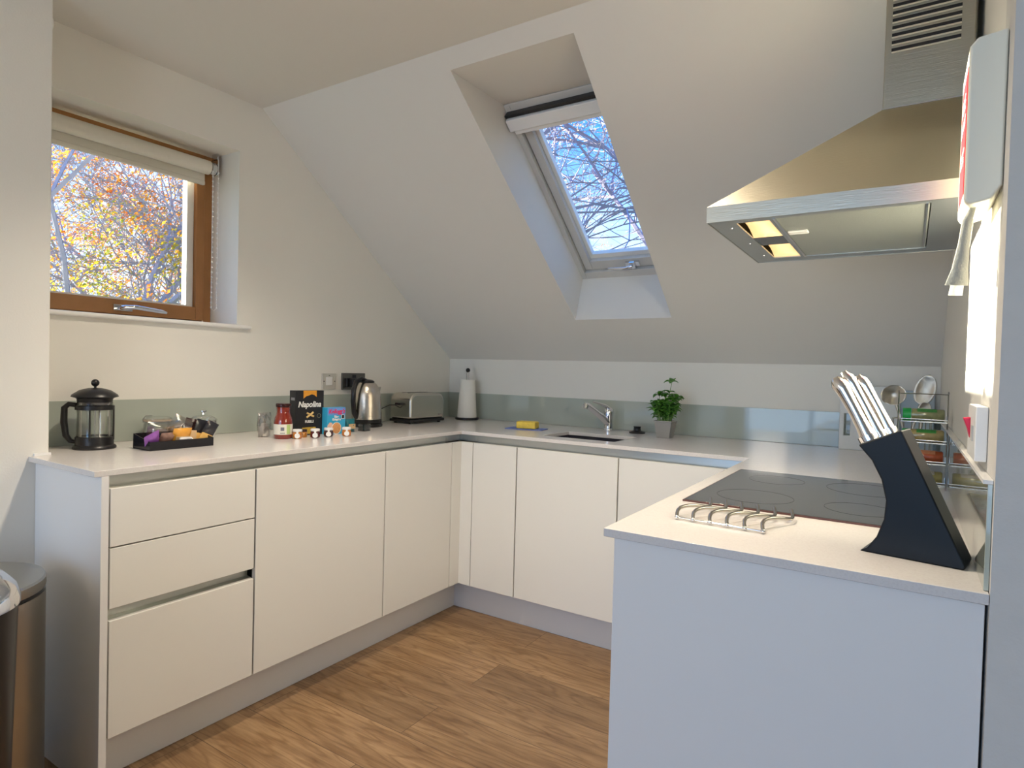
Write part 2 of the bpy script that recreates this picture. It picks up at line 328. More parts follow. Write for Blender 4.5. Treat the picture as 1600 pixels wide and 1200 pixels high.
m = rm(); frame(m, ix0 + .068, ix1 - .068, t0 + .093, t1 - .125, .018, .01, .025, .245, .27); m.build('glazing_bead', M_white, rl)
rm().box((ix0 + .07, t0 + .09, .27), (ix1 - .07, t1 - .12, .276)).build('glass', M_glass, rl)
m = rm(); m.box((ix0 + .006, t1 - .085, .160), (ix1 - .006, t1 - .032, .205)); m.box((ix0 + .02, t1 - .105, .17), (ix1 - .02, t1 - .085, .205)); m.build('blind_cassette', M_white, rl, bevel=.004)
rm().box((ix0 + .004, t1 - .030, .175), (ix1 - .004, t1 - .018, .21)).build('vent_gap', M_black, rl)
m = rm(); m.box((1.275, t0 + .052, .21), (1.345, t0 + .078, .222)); m.box((1.300, t0 + .045, .20), (1.325, t0 + .085, .212)); m.tube([(1.312, t0 + .065, .195), (1.28, t0 + .065, .185), (1.22, t0 + .065, .188), (1.19, t0 + .065, .19)], [.009, .008, .006, .005], 10)
m.build('window_handle', M_chrome, rl, smooth=60)

# ================================================================ splashbacks
s1_ = MB().box((.0005, PY + .002, H + .0005), (.006, -.0065, SP)).build('glass_splashback', M_splash, bevel=.001); tag(s1_, 'low grey green glass splashback strip on the window wall', 'splashback', 'glass splashbacks')
s2_ = MB().box((0.0005, -.006, H + .0005), (E_ - .0075, -.0005, SP)).build('glass_splashback', M_splash, bevel=.001); tag(s2_, 'low grey green glass splashback strip behind the sink', 'splashback', 'glass splashbacks')
s3_ = thing('glass_splashback', 'glass splashback strip with white top bead beside the hob', 'splashback', (E_ - .0005, -1, H + .0005), 0, 'glass splashbacks')
MB().box((-.0065, D_ + 1.014, 0), (0, 1 - .0065, SP - H)).build('glass_panel', M_splash, s3_, bevel=.001)
MB().box((-.012, D_ + 1.014, SP - H + .0002), (0, 1 - .0065, SP - H + .006)).build('top_bead', M_white, s3_)

# ================================================================ worktop
def inw(x, y):
    if 1.012 < x < 1.375 and -.565 < y < -.298: return False
    if x < PX and y < PY: return False
    return x < A or y > -B or x > C_ and y > D_
m = MB(); xs = [.0005, PX + .0005, A, 1.012, 1.375, C_, E_ - .0005]; ys = [G, D_, PY, -B, -.565, -.298, -.0005]; ys = sorted(ys)
m.cells(xs, ys, H - T, H, lambda x, y: inw(x, y) and not (x > C_ and y < D_))
wt = m.build('worktop', M_quartz, bevel=.0012, seg=1); tag(wt, 'pale speckled stone worktop running in a U around the kitchen', 'worktop')
up = MB().box((PX + .0005, G + .012, H + .0002), (PX + .010, PY + .002, H + .008)).build('worktop_sealant', M_white); tag(up, 'white sealant strip along the worktop at the left wall pier', 'sealant')
# sink
sk = thing('sink', 'dark steel undermount sink bowl in front of the mixer tap', 'sink', (1.19, -.425, .75))
m = MB(); m.M = Matrix.Translation((-1.19, .425, -.75))
z0 = H - T - .0005; x0, x1, y0, y1, zb = 1.010, 1.377, -.567, -.296, .75
m.add([(x0, y0, z0), (x1, y0, z0), (x1, y1, z0), (x0, y1, z0), (x0 + .02, y0 + .02, zb), (x1 - .02, y0 + .02, zb), (x1 - .02, y1 - .02, zb), (x0 + .02, y1 - .02, zb)],
      [(0, 1, 5, 4), (1, 2, 6, 5), (2, 3, 7, 6), (3, 0, 4, 7), (4, 5, 6, 7)])
M_sink = mat('dark_sink_steel', (.03, .03, .04), .4, metal=0)
o = m.build('bowl', M_sink, sk, smooth=60); sm = o.modifiers.new('s', 'SOLIDIFY'); sm.thickness = .0015; sm.offset = 1
m = MB().lathe([(0, .0), (.032, 0), (.034, .004), (.02, .006), (0, .006)], (.05, 0, .0017), 20); m.build('drain', M_chrome, sk, smooth=40)

# ================================================================ cabinets
def unit(name, label, x0, y0, x1, y1, grp='white handleless base cabinets'):
    t = thing(name, label, 'cabinet', ((x0 + x1) / 2, (y0 + y1) / 2, 0), 0, grp)
    return t, Matrix.Translation((-(x0 + x1) / 2, -(y0 + y1) / 2, 0))
DT = .019; Z0, Z1 = .158, .857
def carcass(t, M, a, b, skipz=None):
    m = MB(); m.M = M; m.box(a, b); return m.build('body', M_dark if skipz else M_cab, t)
def leaf(t, M, a, b, name='door'):
    m = MB(); m.M = M; m.box(a, b); return m.build(name, M_cab, t, bevel=.0012, seg=1)
xf = A - DT
def left_unit(label, y0, y1, fronts, chan):
    t, M = unit('base_cabinet', label, .01, y0, A, y1)
    carcass(t, M, (.012, y0, Z0 + .003), (xf - .035, y1, Z1 - .01), True)
    for k, (z0, z1) in enumerate(fronts): leaf(t, M, (xf, y0 + .0018, z0), (A, y1 - .0018, z1), 'drawer' if len(fronts) > 1 else 'door')
    for z0, z1 in chan:
        m = MB(); m.M = M; m.prism([(xf - .022, z1), (xf - .022, z0 + .004), (xf - .004, z0 + .002), (xf - .0005, z0 + .002), (xf - .0005, z0 - .004), (xf - .026, z0 - .004), (xf - .026, z1)], y0 - .001, y1 + .001, 'y'); m.build('handle_channel', M_channel, t)
    return t
topch = (Z1 - .006, H - T - .001)
left_unit('white three-drawer base cabinet at the left end of the worktop', -2.266, -1.8135, [(Z0, .488), (.522, .6905), (.6945, Z1)], [topch, (.486, .5215)])
left_unit('wide white base cabinet door between the drawers and the corner door', -1.8115, -1.1985, [(Z0, Z1)], [topch])
left_unit('narrower white base cabinet door left of the inner corner', -1.1965, -.7505, [(Z0, Z1)], [topch])
# corner post
t = thing('corner_post', 'white L-shaped filler post in the inner corner of the cabinets', 'cabinet filler', (A, -B, 0))
m = MB(); m.M = Matrix.Translation((-A, B, 0)); m.box((xf, -.7487, Z0), (A, -B + DT - .0005, Z1)).box((A, -B + .0005, Z0), (.6905, -B + DT - .0005, Z1)); m.build('post', M_cab, t, bevel=.001, seg=1)
m = MB(); m.M = Matrix.Translation((-A, B, 0)); m.box((xf - .026, -.7487, Z1 + .0005), (xf - .022, -B + .041, topch[1])).box((xf - .021, -B + .041, Z1 + .0005), (.6905, -B + .045, topch[1])); m.build('handle_channel', M_channel, t)
yb = -B + DT
def back_unit(label, x0, x1):
    t, M = unit('base_cabinet', label, x0, -B, x1, -.02)
    body = MB(); body.M = M
    if x0 < 1.1 < x1: body.box((x0, yb + .035, Z0 + .003), (x1, -.565, Z1 - .01))
    else: body.box((x0, yb + .035, Z0 + .003), (x1, -.02, Z1 - .01)) if x0 > 1.4 else body.box((x0, yb + .035, Z0 + .003), (x1, -.02, Z1 - .01))
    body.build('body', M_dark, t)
    leaf(t, M, (x0 + .0018, -B, Z0), (x1 - .0018, yb, Z1))
    z0, z1 = topch; m = MB(); m.M = M
    m.prism([(yb + .022, z1), (yb + .022, z0 + .004), (yb + .004, z0 + .002), (yb + .0005, z0 + .002), (yb + .0005, z0 - .004), (yb + .026, z0 - .004), (yb + .026, z1)], x0 - .001, x1 + .001, 'x'); m.build('handle_channel', M_channel, t)
back_unit('narrow white base cabinet door right of the inner corner', .692, .9425)
back_unit('white base cabinet door in front of the sink', .9445, 1.4445)
back_unit('white base cabinet door ending behind the hob counter', 1.4465, 1.945)
# plinths
def plinth(label, a, b): o = MB().box(a, b).build('plinth', M_panel); tag(o, label, 'plinth', 'white plinths under the cabinets')
plinth('white plinth under the window side cabinets', (.512, -2.266, 0), (.53, -.57, .150))
plinth('white plinth under the sink side cabinets', (.5305, -.588, 0), (1.985, -.57, .150))
# end panels
t = thing('end_panel', 'white end panel closing the drawer side by the steel bin', 'end panel', (.4, -2.278, 0))
m = MB(); m.M = Matrix.Translation((-.4, 2.278, 0)); m.box((PX + .001, -2.288, 0), (A, -2.268, H - T)); m.build('panel', M_panel, t, bevel=.001, seg=1)
t = thing('end_panel', 'broad white end panel below the hob counter facing the room', 'end panel', (2.27, -1.965, 0))
m = MB(); m.M = Matrix.Translation((-2.27, 1.965, 0)); m.box((C_ + .018, D_ + .012, 0), (E_ - .004, D_ + .032, H - T - .0005)); m.build('panel', M_panel, t, bevel=.001, seg=1)
t, M = unit('base_cabinet', 'white base cabinet under the hob facing the window side', C_ + .02, D_ + .034, E_, -B)
carcass(t, M, (C_ + .045, D_ + .034, Z0), (E_ - .002, -B - .003, Z1 - .02), True)
for y0, y1 in ((D_ + .036, -1.36), (-1.357, -.75)): leaf(t, M, (C_ + .024, y0, Z0), (C_ + .043, y1, Z1))
m = MB(); m.M = M; m.box((C_ + .085, D_ + .034, 0), (C_ + .10, -B, .150)); m.build('plinth', M_panel, t)

# ================================================================ hob
hb = thing('hob', 'black glass hob set in the counter beneath the hood', 'hob', (2.265, -1.325, H))
MB().box((-.252, -.302, .0002), (.252, .302, .005)).build('glass_top', mat('hob_glass', (.035, .036, .036), .13, spec=.6, coat=.3), hb, bevel=.0015)
M_edge = mat('hob_edge_metal', (.12, .05, .04), .4, metal=.3)
m = MB()
m.box((-.254, -.304, .0002), (.254, -.3022, .0042)).box((-.254, .3022, .0002), (.254, .304, .0042)).box((-.254, -.3022, .0002), (-.2522, .3022, .0042)).box((.2522, -.3022, .0002), (.254, .3022, .0042)); m.build('edge_trim', M_edge, hb)
M_ring = mat('hob_printed_ring', (.06, .06, .06), .2)
for x, y, r in ((-.12, -.15, .09), (-.12, .15, .075), (.11, -.15, .075), (.11, .15, .10)): MB().lathe([(r - .0012, .0051), (r, .0051), (r, .0053), (r - .0012, .0053)], (x, y, 0), 48, closed=True).build('ring_marking', M_ring, hb)

# ================================================================ cooker hood
hd = thing('cooker_hood', 'brushed steel chimney cooker hood on the right wall above the hob', 'cooker hood', (2.3, -1.335, 1.57))
def hm(): k = MB(); k.M = Matrix.Translation((-2.3, 1.335, -1.57)); return k
hx, hy0, hy1, hz, lip = 2.046, -1.63, -1.04, 1.57, .037; ex = E_ - .001
cx0, cx1, cy0, cy1, cz = 2.386, 2.553, -1.46, -1.21, 1.826
m = hm(); z1 = hz + lip
m.box((hx, hy0, hz), (hx + .003, hy1, z1)).box((hx + .003, hy0, hz), (ex, hy0 + .003, z1)).box((hx + .003, hy1 - .003, hz), (ex, hy1, z1)).box((ex - .003, hy0 + .003, hz), (ex, hy1 - .003, z1))
m.build('rim_band', mat('polished_rim_steel', (.40, .38, .32), .30, metal=1, bump=.15, bscale=20, aniso=(1, 30, 30)), hd)
m = hm(); m.add([(hx, hy0, z1), (ex, hy0, z1), (ex, hy1, z1), (hx, hy1, z1), (cx0, cy0, cz), (ex, cy0, cz), (ex, cy1, cz), (cx0, cy1, cz)], [(0, 1, 5, 4), (1, 2, 6, 5), (2, 3, 7, 6), (3, 0, 4, 7), (4, 5, 6, 7), (3, 2, 1, 0)])
m.build('canopy', M_steelh, hd)
m = hm(); m.box((cx0 + .001, cy0 + .001, cz + .0005), (cx1, cy1 - .001, BZ - .001)); m.build('chimney', M_steelh, hd, bevel=.002)
hm().box((cx0 - .001, cy0 - .001, cz + .0002), (cx1, cy0 + .0005, cz + .003)).build('seam_trim', M_chrome, hd)
for k in range(8):
    z = 1.952 + k * .0165; hm().box((2.400, cy0 - .0012, z), (2.528, cy0 + .0008, z + .0085)).build('vent_slot', M_black, hd)
M_louv = mat('louvre_bright', (.85, .8, .65), .2, metal=.9)
for k in range(8):
    m = hm(); z = 1.952 + k * .0165; m.box((2.400, cy0 - .0022, z - .003), (2.528, cy0 - .0005, z + .0008)); m.build('vent_louvre', M_louv, hd)
# underside : rim plate, lamp well, filter
M_under = mat('underside_steel', (.42, .44, .44), .35, metal=.9)
m = hm(); zu = hz + .001
lw0, lw1 = 2.105, 2.178; ly0, ly1 = -1.592, -1.105
m.box((hx + .003, hy0 + .003, zu), (lw0, hy1 - .003, zu + .004)).box((lw0, hy0 + .003, zu), (lw1, ly0, zu + .004)).box((lw0, ly1, zu), (lw1, hy1 - .003, zu + .004)).box((lw1, hy0 + .003, zu), (2.19, hy1 - .003, zu + .004))
m.box((2.485, hy0 + .003, zu), (ex - .003, hy1 - .003, zu + .004)).box((2.19, hy0 + .003, zu), (2.485, -1.602, zu + .004)).box((2.19, -1.10, zu), (2.485, hy1 - .003, zu + .004))
m.build('underside_plate', M_under, hd)
m = hm(); m.box((2.192, -1.600, zu + .002), (2.483, -1.102, zu + .008)); m.build('grease_filter', mat('filter_mesh', (.50, .52, .47), .4, metal=.8, bump=.6, bscale=400), hd)
for a, b in ((2.186, 2.192), (2.476, 2.480)): hm().box((a, -1.604, zu - .001), (b, -1.098, zu + .004)).build('filter_trim', M_wire, hd)
m = hm(); m.box((2.195, -1.455, zu - .003), (2.240, -1.425, zu + .0019)); m.build('filter_latch', M_white, hd, bevel=.005)
M_lamp = mat('lamp_reflector', (.95, .78, .55), .3, emis=((1, .62, .26), 1.0))
lwz = zu + .02
for a, b in ((ly0, -1.40), (-1.30, ly1)):
    m = hm(); n = 8; vs = []
    for i in range(n + 1):
        yy = a + (b - a) * i / n; zz = zu + .004 + .018 * math.sin(PI * i / n); vs += [(lw0, yy, zz), (lw1, yy, zz)]
    m.add(vs, [(2 * i, 2 * i + 1, 2 * i + 3, 2 * i + 2) for i in range(n)])
    o = m.build('lamp_reflector', M_lamp, hd, smooth=60); o.modifiers.new('s', 'SOLIDIFY').thickness = .001
hm().box((lw0, -1.40, zu + .002), (lw1, -1.30, zu + .006)).build('lamp_divider', M_blackg, hd)
for y in (-1.55, -1.35, -1.16): hm().sphere((2.085, y, zu), .0035, 8).build('screw', M_chrome, hd, smooth=60)

# ================================================================ fire blanket
fb = thing('fire_blanket', 'white fire blanket case with red label and hanging straps on right wall', 'fire blanket', (E_, -1.85, 1.48))
def fm(): k = MB(); k.M = Matrix.Translation((-E_, 1.85, -1.48)); return k
M_case = mat('white_case_plastic', (.84, .82, .70), .4)
m = fm(); m.prism([(E_ - .0005, 1.51), (E_ - .0005, 1.742), (E_ - .038, 1.737), (E_ - .047, 1.725), (E_ - .047, 1.492), (E_ - .040, 1.484), (E_ - .014, 1.490)], -1.93, -1.775, 'y'); m.build('case', M_case, fb, bevel=.004)
M_red = mat('red_label', (.75, .02, .03), .4)
fm().box((E_ - .0478, -1.915, 1.505), (E_ - .0471, -1.80, 1.70)).build('label', M_red, fb)
Mf = Matrix.Translation((-.0480, 0, 0)) @ Matrix.Rotation(-PI / 2, 4, 'Z') @ Matrix.Rotation(PI / 2, 4, 'X')
for txt, z, sz in (('FIRE', .178, .034), ('BLANKET', .145, .022), ('PULL DOWN', .10, .012), ('TO RELEASE', .085, .012)):
    text(txt, sz, M_white, fb, Matrix.Translation((0, -.0075, z)) @ Mf)
M_strap = mat('grey_strap_web', (.45, .44, .38), .9, bump=.5, bscale=300)
def strap(pts, w, name='strap'):
    m = fm(); vs = []; 
    for i, (x, y, z, ww) in enumerate(pts): vs += [(x - ww * .8, y - ww * .5, z), (x + ww * .8, y + ww * .5, z)]
    m.add(vs, [(2 * i, 2 * i + 1, 2 * i + 3, 2 * i + 2) for i in range(len(pts) - 1)]); o = m.build(name, M_strap, fb, smooth=60); s = o.modifiers.new('s', 'SOLIDIFY'); s.thickness = .002
strap([(E_ - .032, -1.90, 1.49, .004), (E_ - .040, -1.905, 1.465, .008), (E_ - .043, -1.905, 1.43, .009), (E_ - .047, -1.905, 1.39, .013), (E_ - .050, -1.905, 1.365, .019)], .01)
strap([(E_ - .030, -1.81, 1.49, .004), (E_ - .036, -1.81, 1.45, .007), (E_ - .042, -1.81, 1.41, .009), (E_ - .048, -1.81, 1.36, .012)], .01)

# ================================================================ sockets and switches
def lw_plate(label, y0, y1, z0, z1, cat, mat_): 
    t = thing('socket_plate' if cat == 'socket' else 'switch_plate', label, cat, (0.0005, (y0 + y1) / 2, z0), 0)
    w = (y1 - y0) / 2; MB().box((0, -w, 0), (.009, w, z1 - z0)).build('plate', mat_, t, bevel=.002); return t, w
M_platesteel = mat('plate_steel', (.55, .53, .48), .35, metal=.6)
t, w = lw_plate('pale steel fused switch plate on the window wall above the pasta box', -1.021, -.935, 1.093, 1.173, 'switch', mat('plate_silver', (.62, .60, .54), .4, metal=.3))
MB().box((.009, -.022, .02), (.013, .018, .062)).build('rocker', M_white, t, bevel=.002)
for y, z in ((-.034, .04), (.034, .04)): MB().tube([(.009, y, z), (.0105, y, z)], .003, 8).build('screw', M_black, t)
MB().box((.009, -.004, .068), (.010, .004, .071)).build('indicator', M_black, t)
t, w = lw_plate('dark double socket plate behind the kettle with a black plug in it', -.894, -.735, 1.090, 1.176, 'socket', mat('plate_black_nickel', (.16, .15, .13), .3, metal=.7))
MB().box((.009, -.066, .014), (.030, .02, .060)).build('insert', M_black, t, bevel=.004)
MB().box((.009, -.012, .058), (.014, .012, .078)).build('rocker', M_black, t, bevel=.002)
pl = thing('power_plug', 'black power plug pushed into the dark double socket', 'plug', (.031, -.845, 1.125)); MB().box((0, -.022, -.024), (.028, .022, .024)).build('body', M_black, pl, bevel=.006)
t = thing('cooker_switch', 'white cooker isolator switch with red rocker above the hob counter', 'switch', (E_, -1.80, 1.087))
MB().box((-.017, -.072, 0), (-.0005, .072, .088)).build('plate', M_white, t, bevel=.002)
m = MB(); m.prism([(-.017, .03), (-.017, .066), (-.027, .064), (-.021, .047)], .020, .045, 'y'); m.build('rocker', mat('red_rocker', (.7, .01, .06), .35), t, bevel=.001)
MB().box((-.019, -.04, .03), (-.017, -.02, .055)).build('neon_lens', M_grey, t)
# small pier wall fitting, round
t = thing('wall_disc', 'small round white fitting high on the left pier wall', 'wall fitting', (PX - .004, PY + .0005, 2.25)); m = MB(); m.M = Matrix.Rotation(-PI / 2, 4, 'X'); m.lathe([(0, 0), (.024, 0), (.022, .004), (0, .005)], (-.026, 0, 0), 24); m.build('disc', M_white, t, smooth=40)

# ================================================================ coffee press
cp = thing('coffee_press', 'black lidded glass coffee press at the left end of the counter', 'coffee press', (.135, -2.095, H), math.radians(-128))
# local +X is the handle side
m = MB(); m.lathe([(0, .0), (.062, 0), (.064, .004), (.062, .010), (.056, .014), (.056, .040), (.054, .042), (.054, .012), (0, .012)], (0, 0, 0), 40); m.build('base', M_black, cp, smooth=40)
m = MB(); m.lathe([(.053, .012), (.053, .150), (.055, .158), (.053, .158), (.0505, .150), (.0505, .014), (0, .014), (0, .012)], (0, 0, 0), 40); m.build('beaker', M_clear, cp, smooth=40)
m = MB()
m.lathe([(.0545, .132), (.057, .132), (.057, .146), (.0545, .146)], (0, 0, 0), 40, closed=True)
for a in (90, 180, 270): a = math.radians(a); m.tube([(.0555 * math.cos(a), .0555 * math.sin(a), z) for z in (.03, .134)], .003, 6)
m.build('holder_frame', M_black, cp, smooth=40)
m = MB(); m.tube([(.052, 0, .147), (.075, 0, .150), (.088, 0, .138), (.089, 0, .09), (.083, 0, .045), (.070, 0, .026), (.054, 0, .022)], [.010, .011, .012, .013, .012, .010, .008], 10, flat=.8); m.build('handle', M_black, cp, smooth=60)
m = MB(); m.lathe([(0, .150), (.050, .150), (.052, .168), (.056, .172), (.069, .176), (.066, .183), (.045, .198), (.02, .205), (0, .206)], (0, 0, 0), 40); m.build('lid', M_black, cp, smooth=40)
m = MB(); m.cyl((0, 0, .204), .004, .012, 10); m.sphere((0, 0, .2225), .0125, 16); m.build('knob', M_black, cp, smooth=60)
m = MB(); m.cyl((0, 0, .03), .0025, .13, 8); m.lathe([(0, .030), (.048, .030), (.049, .034), (.048, .038), (0, .036)], (0, 0, 0), 32); m.build('plunger', M_wire, cp, smooth=40)

# ================================================================ glass storage jars
def clip_jar(label, x, y, r, h, lid=True):
    t = thing('storage_jar', label, 'jar', (x, y, H))
    m = MB(); m.lathe([(0, 0), (r * .95, 0), (r, .006), (r, h * .78), (r * .9, h * .86), (r * .9, h * .9), (r * .86, h * .9), (r * .86, h * .85), (r * .95, h * .77), (r * .95, .008), (0, .006)], (0, 0, 0), 32); m.build('jar_body', M_clear, t, smooth=40)
    return t
M_seal = mat('jar_seal', (.62, .45, .32), .5)
t = clip_jar('glass clip-top jar with tan seal between coffee press and snack tray', .085, -1.86, .046, .085)
MB().lathe([(.030, .0775), (.0475, .0775), (.0475, .082), (.030, .082)], (0, 0, 0), 32, closed=True).build('seal', M_seal, t, smooth=40)
MB().lathe([(0, .083), (.049, .083), (.049, .088), (.035, .094), (0, .095)], (0, 0, 0), 32).build('lid', M_clear, t, smooth=40)
m = MB(); m.lathe([(.0478, .073), (.0500, .073), (.0500, .075), (.0478, .075)], (0, 0, 0), 24, closed=True); m.tube([(0, -.050, .074), (0, -.054, .085), (0, -.045, .098), (.0, -.02, .0975)], .0012, 6); m.build('clip_wire', M_wire, t, smooth=40)
m = MB(); m.lathe([(0, .0085), (.040, .0085), (.040, .035), (.03, .045), (0, .042)], (0, 0, 0), 20); m.build('sweets', mat('jar_sachets', (.62, .60, .62), .6, noise_amt=.5, scale=90), t, smooth=40)
t = thing('sugar_bowl', 'small steel lidded bowl with a round knob behind the snack tray', 'bowl', (.10, -1.69, H))
MB().lathe([(0, 0), (.032, 0), (.046, .02), (.05, .045), (.05, .070), (.047, .070), (.044, .02), (0, .006)], (0, 0, 0), 32).build('bowl_body', M_chrome, t, smooth=40)
MB().lathe([(0, .071), (.052, .071), (.052, .076), (.03, .090), (.006, .094), (0, .094)], (0, 0, 0), 32).build('lid', M_clear, t, smooth=40)
m = MB(); m.lathe([(0, .094), (.006, .094), (.005, .102), (.013, .106), (.013, .110), (0, .113)], (0, 0, 0), 20); m.build('knob', M_chrome, t, smooth=50)

# ================================================================ snack tray
tr = thing('snack_tray', 'black open snack tray on the window side counter', 'tray', (.28, -1.902, H), math.radians(90))
# local: x along the counter, -y towards the room
L_, Dp = .1125, .055
m = MB(); m.box((-L_, -Dp, 0), (L_, Dp, .003)).box((-L_, -Dp, .003), (L_, -Dp + .003, .030)).box((-L_, Dp - .003, .003), (L_, Dp, .052))
for x in (-L_, L_ - .003): m.prism([(-Dp + .003, .003), (Dp - .003, .003), (Dp - .003, .052), (-Dp + .003, .030)], x, x + .003, 'x')
m.build('tray_body', M_blackg, tr, bevel=.0008, seg=1)
def pillow(w, h, d, nx=8, nz=6, seed=0):
    random.seed(seed); vs = []; fs = []
    for s in (-1, 1):
        for j in range(nz + 1):
            for i in range(nx + 1):
                u, v = i / nx, j / nz; k = (math.sin(PI * u) * math.sin(PI * v)) ** .45
                edge = i in (0, nx) or j in (0, nz)
                vs.append(((u - .5) * w, s * (d / 2 * k + (0 if edge else random.uniform(-.08, .08) * d)) , v * h))
        o = (nx + 1) * (nz + 1) * (0 if s < 0 else 1)
        for j in range(nz):
            for i in range(nx):
                a = o + j * (nx + 1) + i; f = (a, a + 1, a + nx + 2, a + nx + 1); fs.append(f if s < 0 else f[::-1])
    return vs, fs
def packet(label, cat, x, y, z, w, h, d, rz, lean, m_, band=None, seed=0, name='snack_packet', roll=0, grp='snack packets in the black tray'):
    t = thing(name, label, cat, (x, y, z), rz, grp); vs, fs = pillow(w, h, d, seed=seed)
    m = MB(); m.M = Matrix.Rotation(lean, 4, 'X') @ Matrix.Rotation(roll, 4, 'Y'); m.add(vs, fs); m.build('wrapper', m_, t, smooth=60)
    if band:
        b = MB(); b.M = m.M; b.add([(a * 1.01, q * 1.06, c * .5 + h * .0) for a, q, c in vs], fs) if False else None
        b2 = MB(); b2.M = m.M; b2.box((-w * .36, -d * .5 - .0006, h * .25), (w * .36, -d * .5 + .0004, h * .62)); b2.build('label_patch', band, t)
    return t
M_purple = mat('purple_wrap', (.30, .10, .42), .25, noise_amt=.4, scale=60, coat=.5)
M_brownw = mat('biscuit_wrap', (.30, .17, .13), .25, noise_amt=.6, scale=70, coat=.6)
M_orangew = mat('orange_wrap', (.80, .36, .04), .3, noise_amt=.2, scale=50, coat=.5)
M_kraft = mat('kraft_paper', (.62, .42, .22), .6, noise_amt=.1, scale=60)
M_darkb = mat('dark_wrap', (.05, .02, .02), .3, coat=.4)
M_blackw = mat('black_foil', (.02, .02, .025), .25, coat=.4)
M_paperw = mat('white_paper', (.8, .79, .76), .6)
r90 = PI / 2
packet('purple wrapped snack at the left of the black tray', 'snack', .290, -1.983, .918, .055, .066, .024, r90 + .3, .5, M_purple, seed=1, roll=-.5)
packet('clear-wrapped brown biscuit beside the purple snack in the tray', 'snack', .285, -1.940, .917, .062, .058, .022, r90 + .1, .55, M_brownw, seed=2)
packet('orange wrapped snack in the middle of the black tray', 'snack', .296, -1.895, .917, .062, .070, .024, r90 - .1, .45, M_orangew, M_kraft, seed=3)
packet('crumpled clear wrapper piled at the back of the tray', 'wrapper', .262, -1.925, .950, .13, .055, .026, r90, .2, M_film, seed=4)
packet('clear wrapper standing up behind the orange snack', 'wrapper', .258, -1.880, .950, .09, .065, .016, r90 - .2, .1, M_film, seed=9, roll=.5)
t = thing('tea_box', 'small tan paper box leaning in the tray beside black sachets', 'box', (.300, -1.862, .915), r90 - .25, None); m = MB(); m.M = Matrix.Rotation(-.18, 4, 'X') @ Matrix.Rotation(.12, 4, 'Y'); m.box((-.025, 0, 0), (.023, .012, .054)); m.build('carton', M_kraft, t, bevel=.001)
packet('dark brown sachet standing behind the tan paper box', 'sachet', .262, -1.848, .918, .050, .090, .006, r90 - .3, 0, M_darkb, seed=5, name='sachet', grp=None, roll=.25)
for k, (yy, rl_, hh, lb) in enumerate(((-1.828, .3, .088, 'black topped gold sachet nearest the tan box in the tray'), (-1.812, .5, .086, 'black topped gold sachet tilted at the right end of the tray'))):
    t = thing('sachet', lb, 'sachet', (.285 + .012 * k, yy, .9145), r90 - .15 * k, 'black and gold sachets')
    m = MB(); m.M = Matrix.Rotation(rl_, 4, 'Y'); vs, fs = pillow(.040, hh * .5, .007, seed=6); m.add(vs, fs); m.build('lower_sleeve', mat('gold_paper%d' % k, (.75, .45, .12), .5), t, smooth=60)
    m = MB(); m.M = Matrix.Rotation(rl_, 4, 'Y') @ Matrix.Translation((0, 0, hh * .45)); vs, fs = pillow(.044, hh * .58, .008, seed=7); m.add(vs, fs); m.build('foil_top', M_blackw, t, smooth=60)
t = thing('sugar_stick', 'white paper sugar sticks lying over the front of the tray', 'sugar stick', (.332, -1.888, .9405), r90 - .15)
m = MB(); m.box((-.022, 0, 0), (.022, .008, .0035)); m.build('stick', M_paperw, t, bevel=.001)
t = thing('sugar_stick', 'second white sugar stick crossing on top of the first', 'sugar stick', (.331, -1.892, .9445), r90 - .5)
m = MB(); m.box((-.02, 0, 0), (.02, .007, .0035)); m.build('stick', M_paperw, t, bevel=.001)

# ================================================================ sauce jar, boxes, jam jars
sj = thing('sauce_jar', 'jar of red tomato sauce with dark lid left of the pasta box', 'jar', (.312, -1.475, H), math.radians(40))
M_sauce = mat('tomato_sauce', (.20, .020, .008), .12, noise_amt=.35, scale=60, coat=1)
MB().lathe([(0, 0), (.034, 0), (.0365, .004), (.0365, .070), (.034, .082), (.027, .103), (.026, .110), (.0275, .128), (0, .128)], (0, 0, 0), 32).build('jar_body', M_sauce, sj, smooth=40)
MB().lathe([(0, .1285), (.029, .1285), (.030, .132), (.030, .140), (.028, .1435), (0, .1435)], (0, 0, 0), 32).build('lid', mat('lid_dark', (.04, .01, .01), .25, metal=.3), sj, smooth=40)
def arc_label(r, z0, z1, a0, a1, m_, par, name='label'):
    m = MB(); n = 16; vs = []
    for i in range(n + 1):
        a = math.radians(a0 + (a1 - a0) * i / n); vs += [(r * math.cos(a), r * math.sin(a), z0), (r * math.cos(a), r * math.sin(a), z1)]
    m.add(vs, [(2 * i, 2 * i + 2, 2 * i + 3, 2 * i + 1) for i in range(n)]); return m.build(name, m_, par, smooth=60)
arc_label(.0368, .018, .060, -170, 40, mat('cream_label', (.72, .70, .60), .5), sj)
arc_label(.0371, .020, .058, -56, -30, mat('green_label', (.42, .55, .20), .5), sj)
arc_label(.0371, .034, .048, -92, -70, mat('barcode_grey', (.16, .16, .2), .5), sj, 'barcode')
arc_label(.0371, .022, .026, -95, -65, mat('grey_print', (.35, .35, .33), .5), sj, 'small_print')
bg_ = thing('clear_bag', 'crumpled clear bag behind the tomato sauce jar', 'bag', (.21, -1.49, H), r90 + .2); vs, fs = pillow(.07, .10, .045, seed=12); MB().add(vs, fs).build('bag_film', M_film, bg_, smooth=60)
m = MB(); m.lathe([(0, .002), (.018, .002), (.02, .03), (.012, .055), (0, .058)], (0, 0, 0), 10); m.build('contents', mat('bag_contents', (.55, .52, .45), .7, noise_amt=.5, scale=80), bg_, smooth=60)

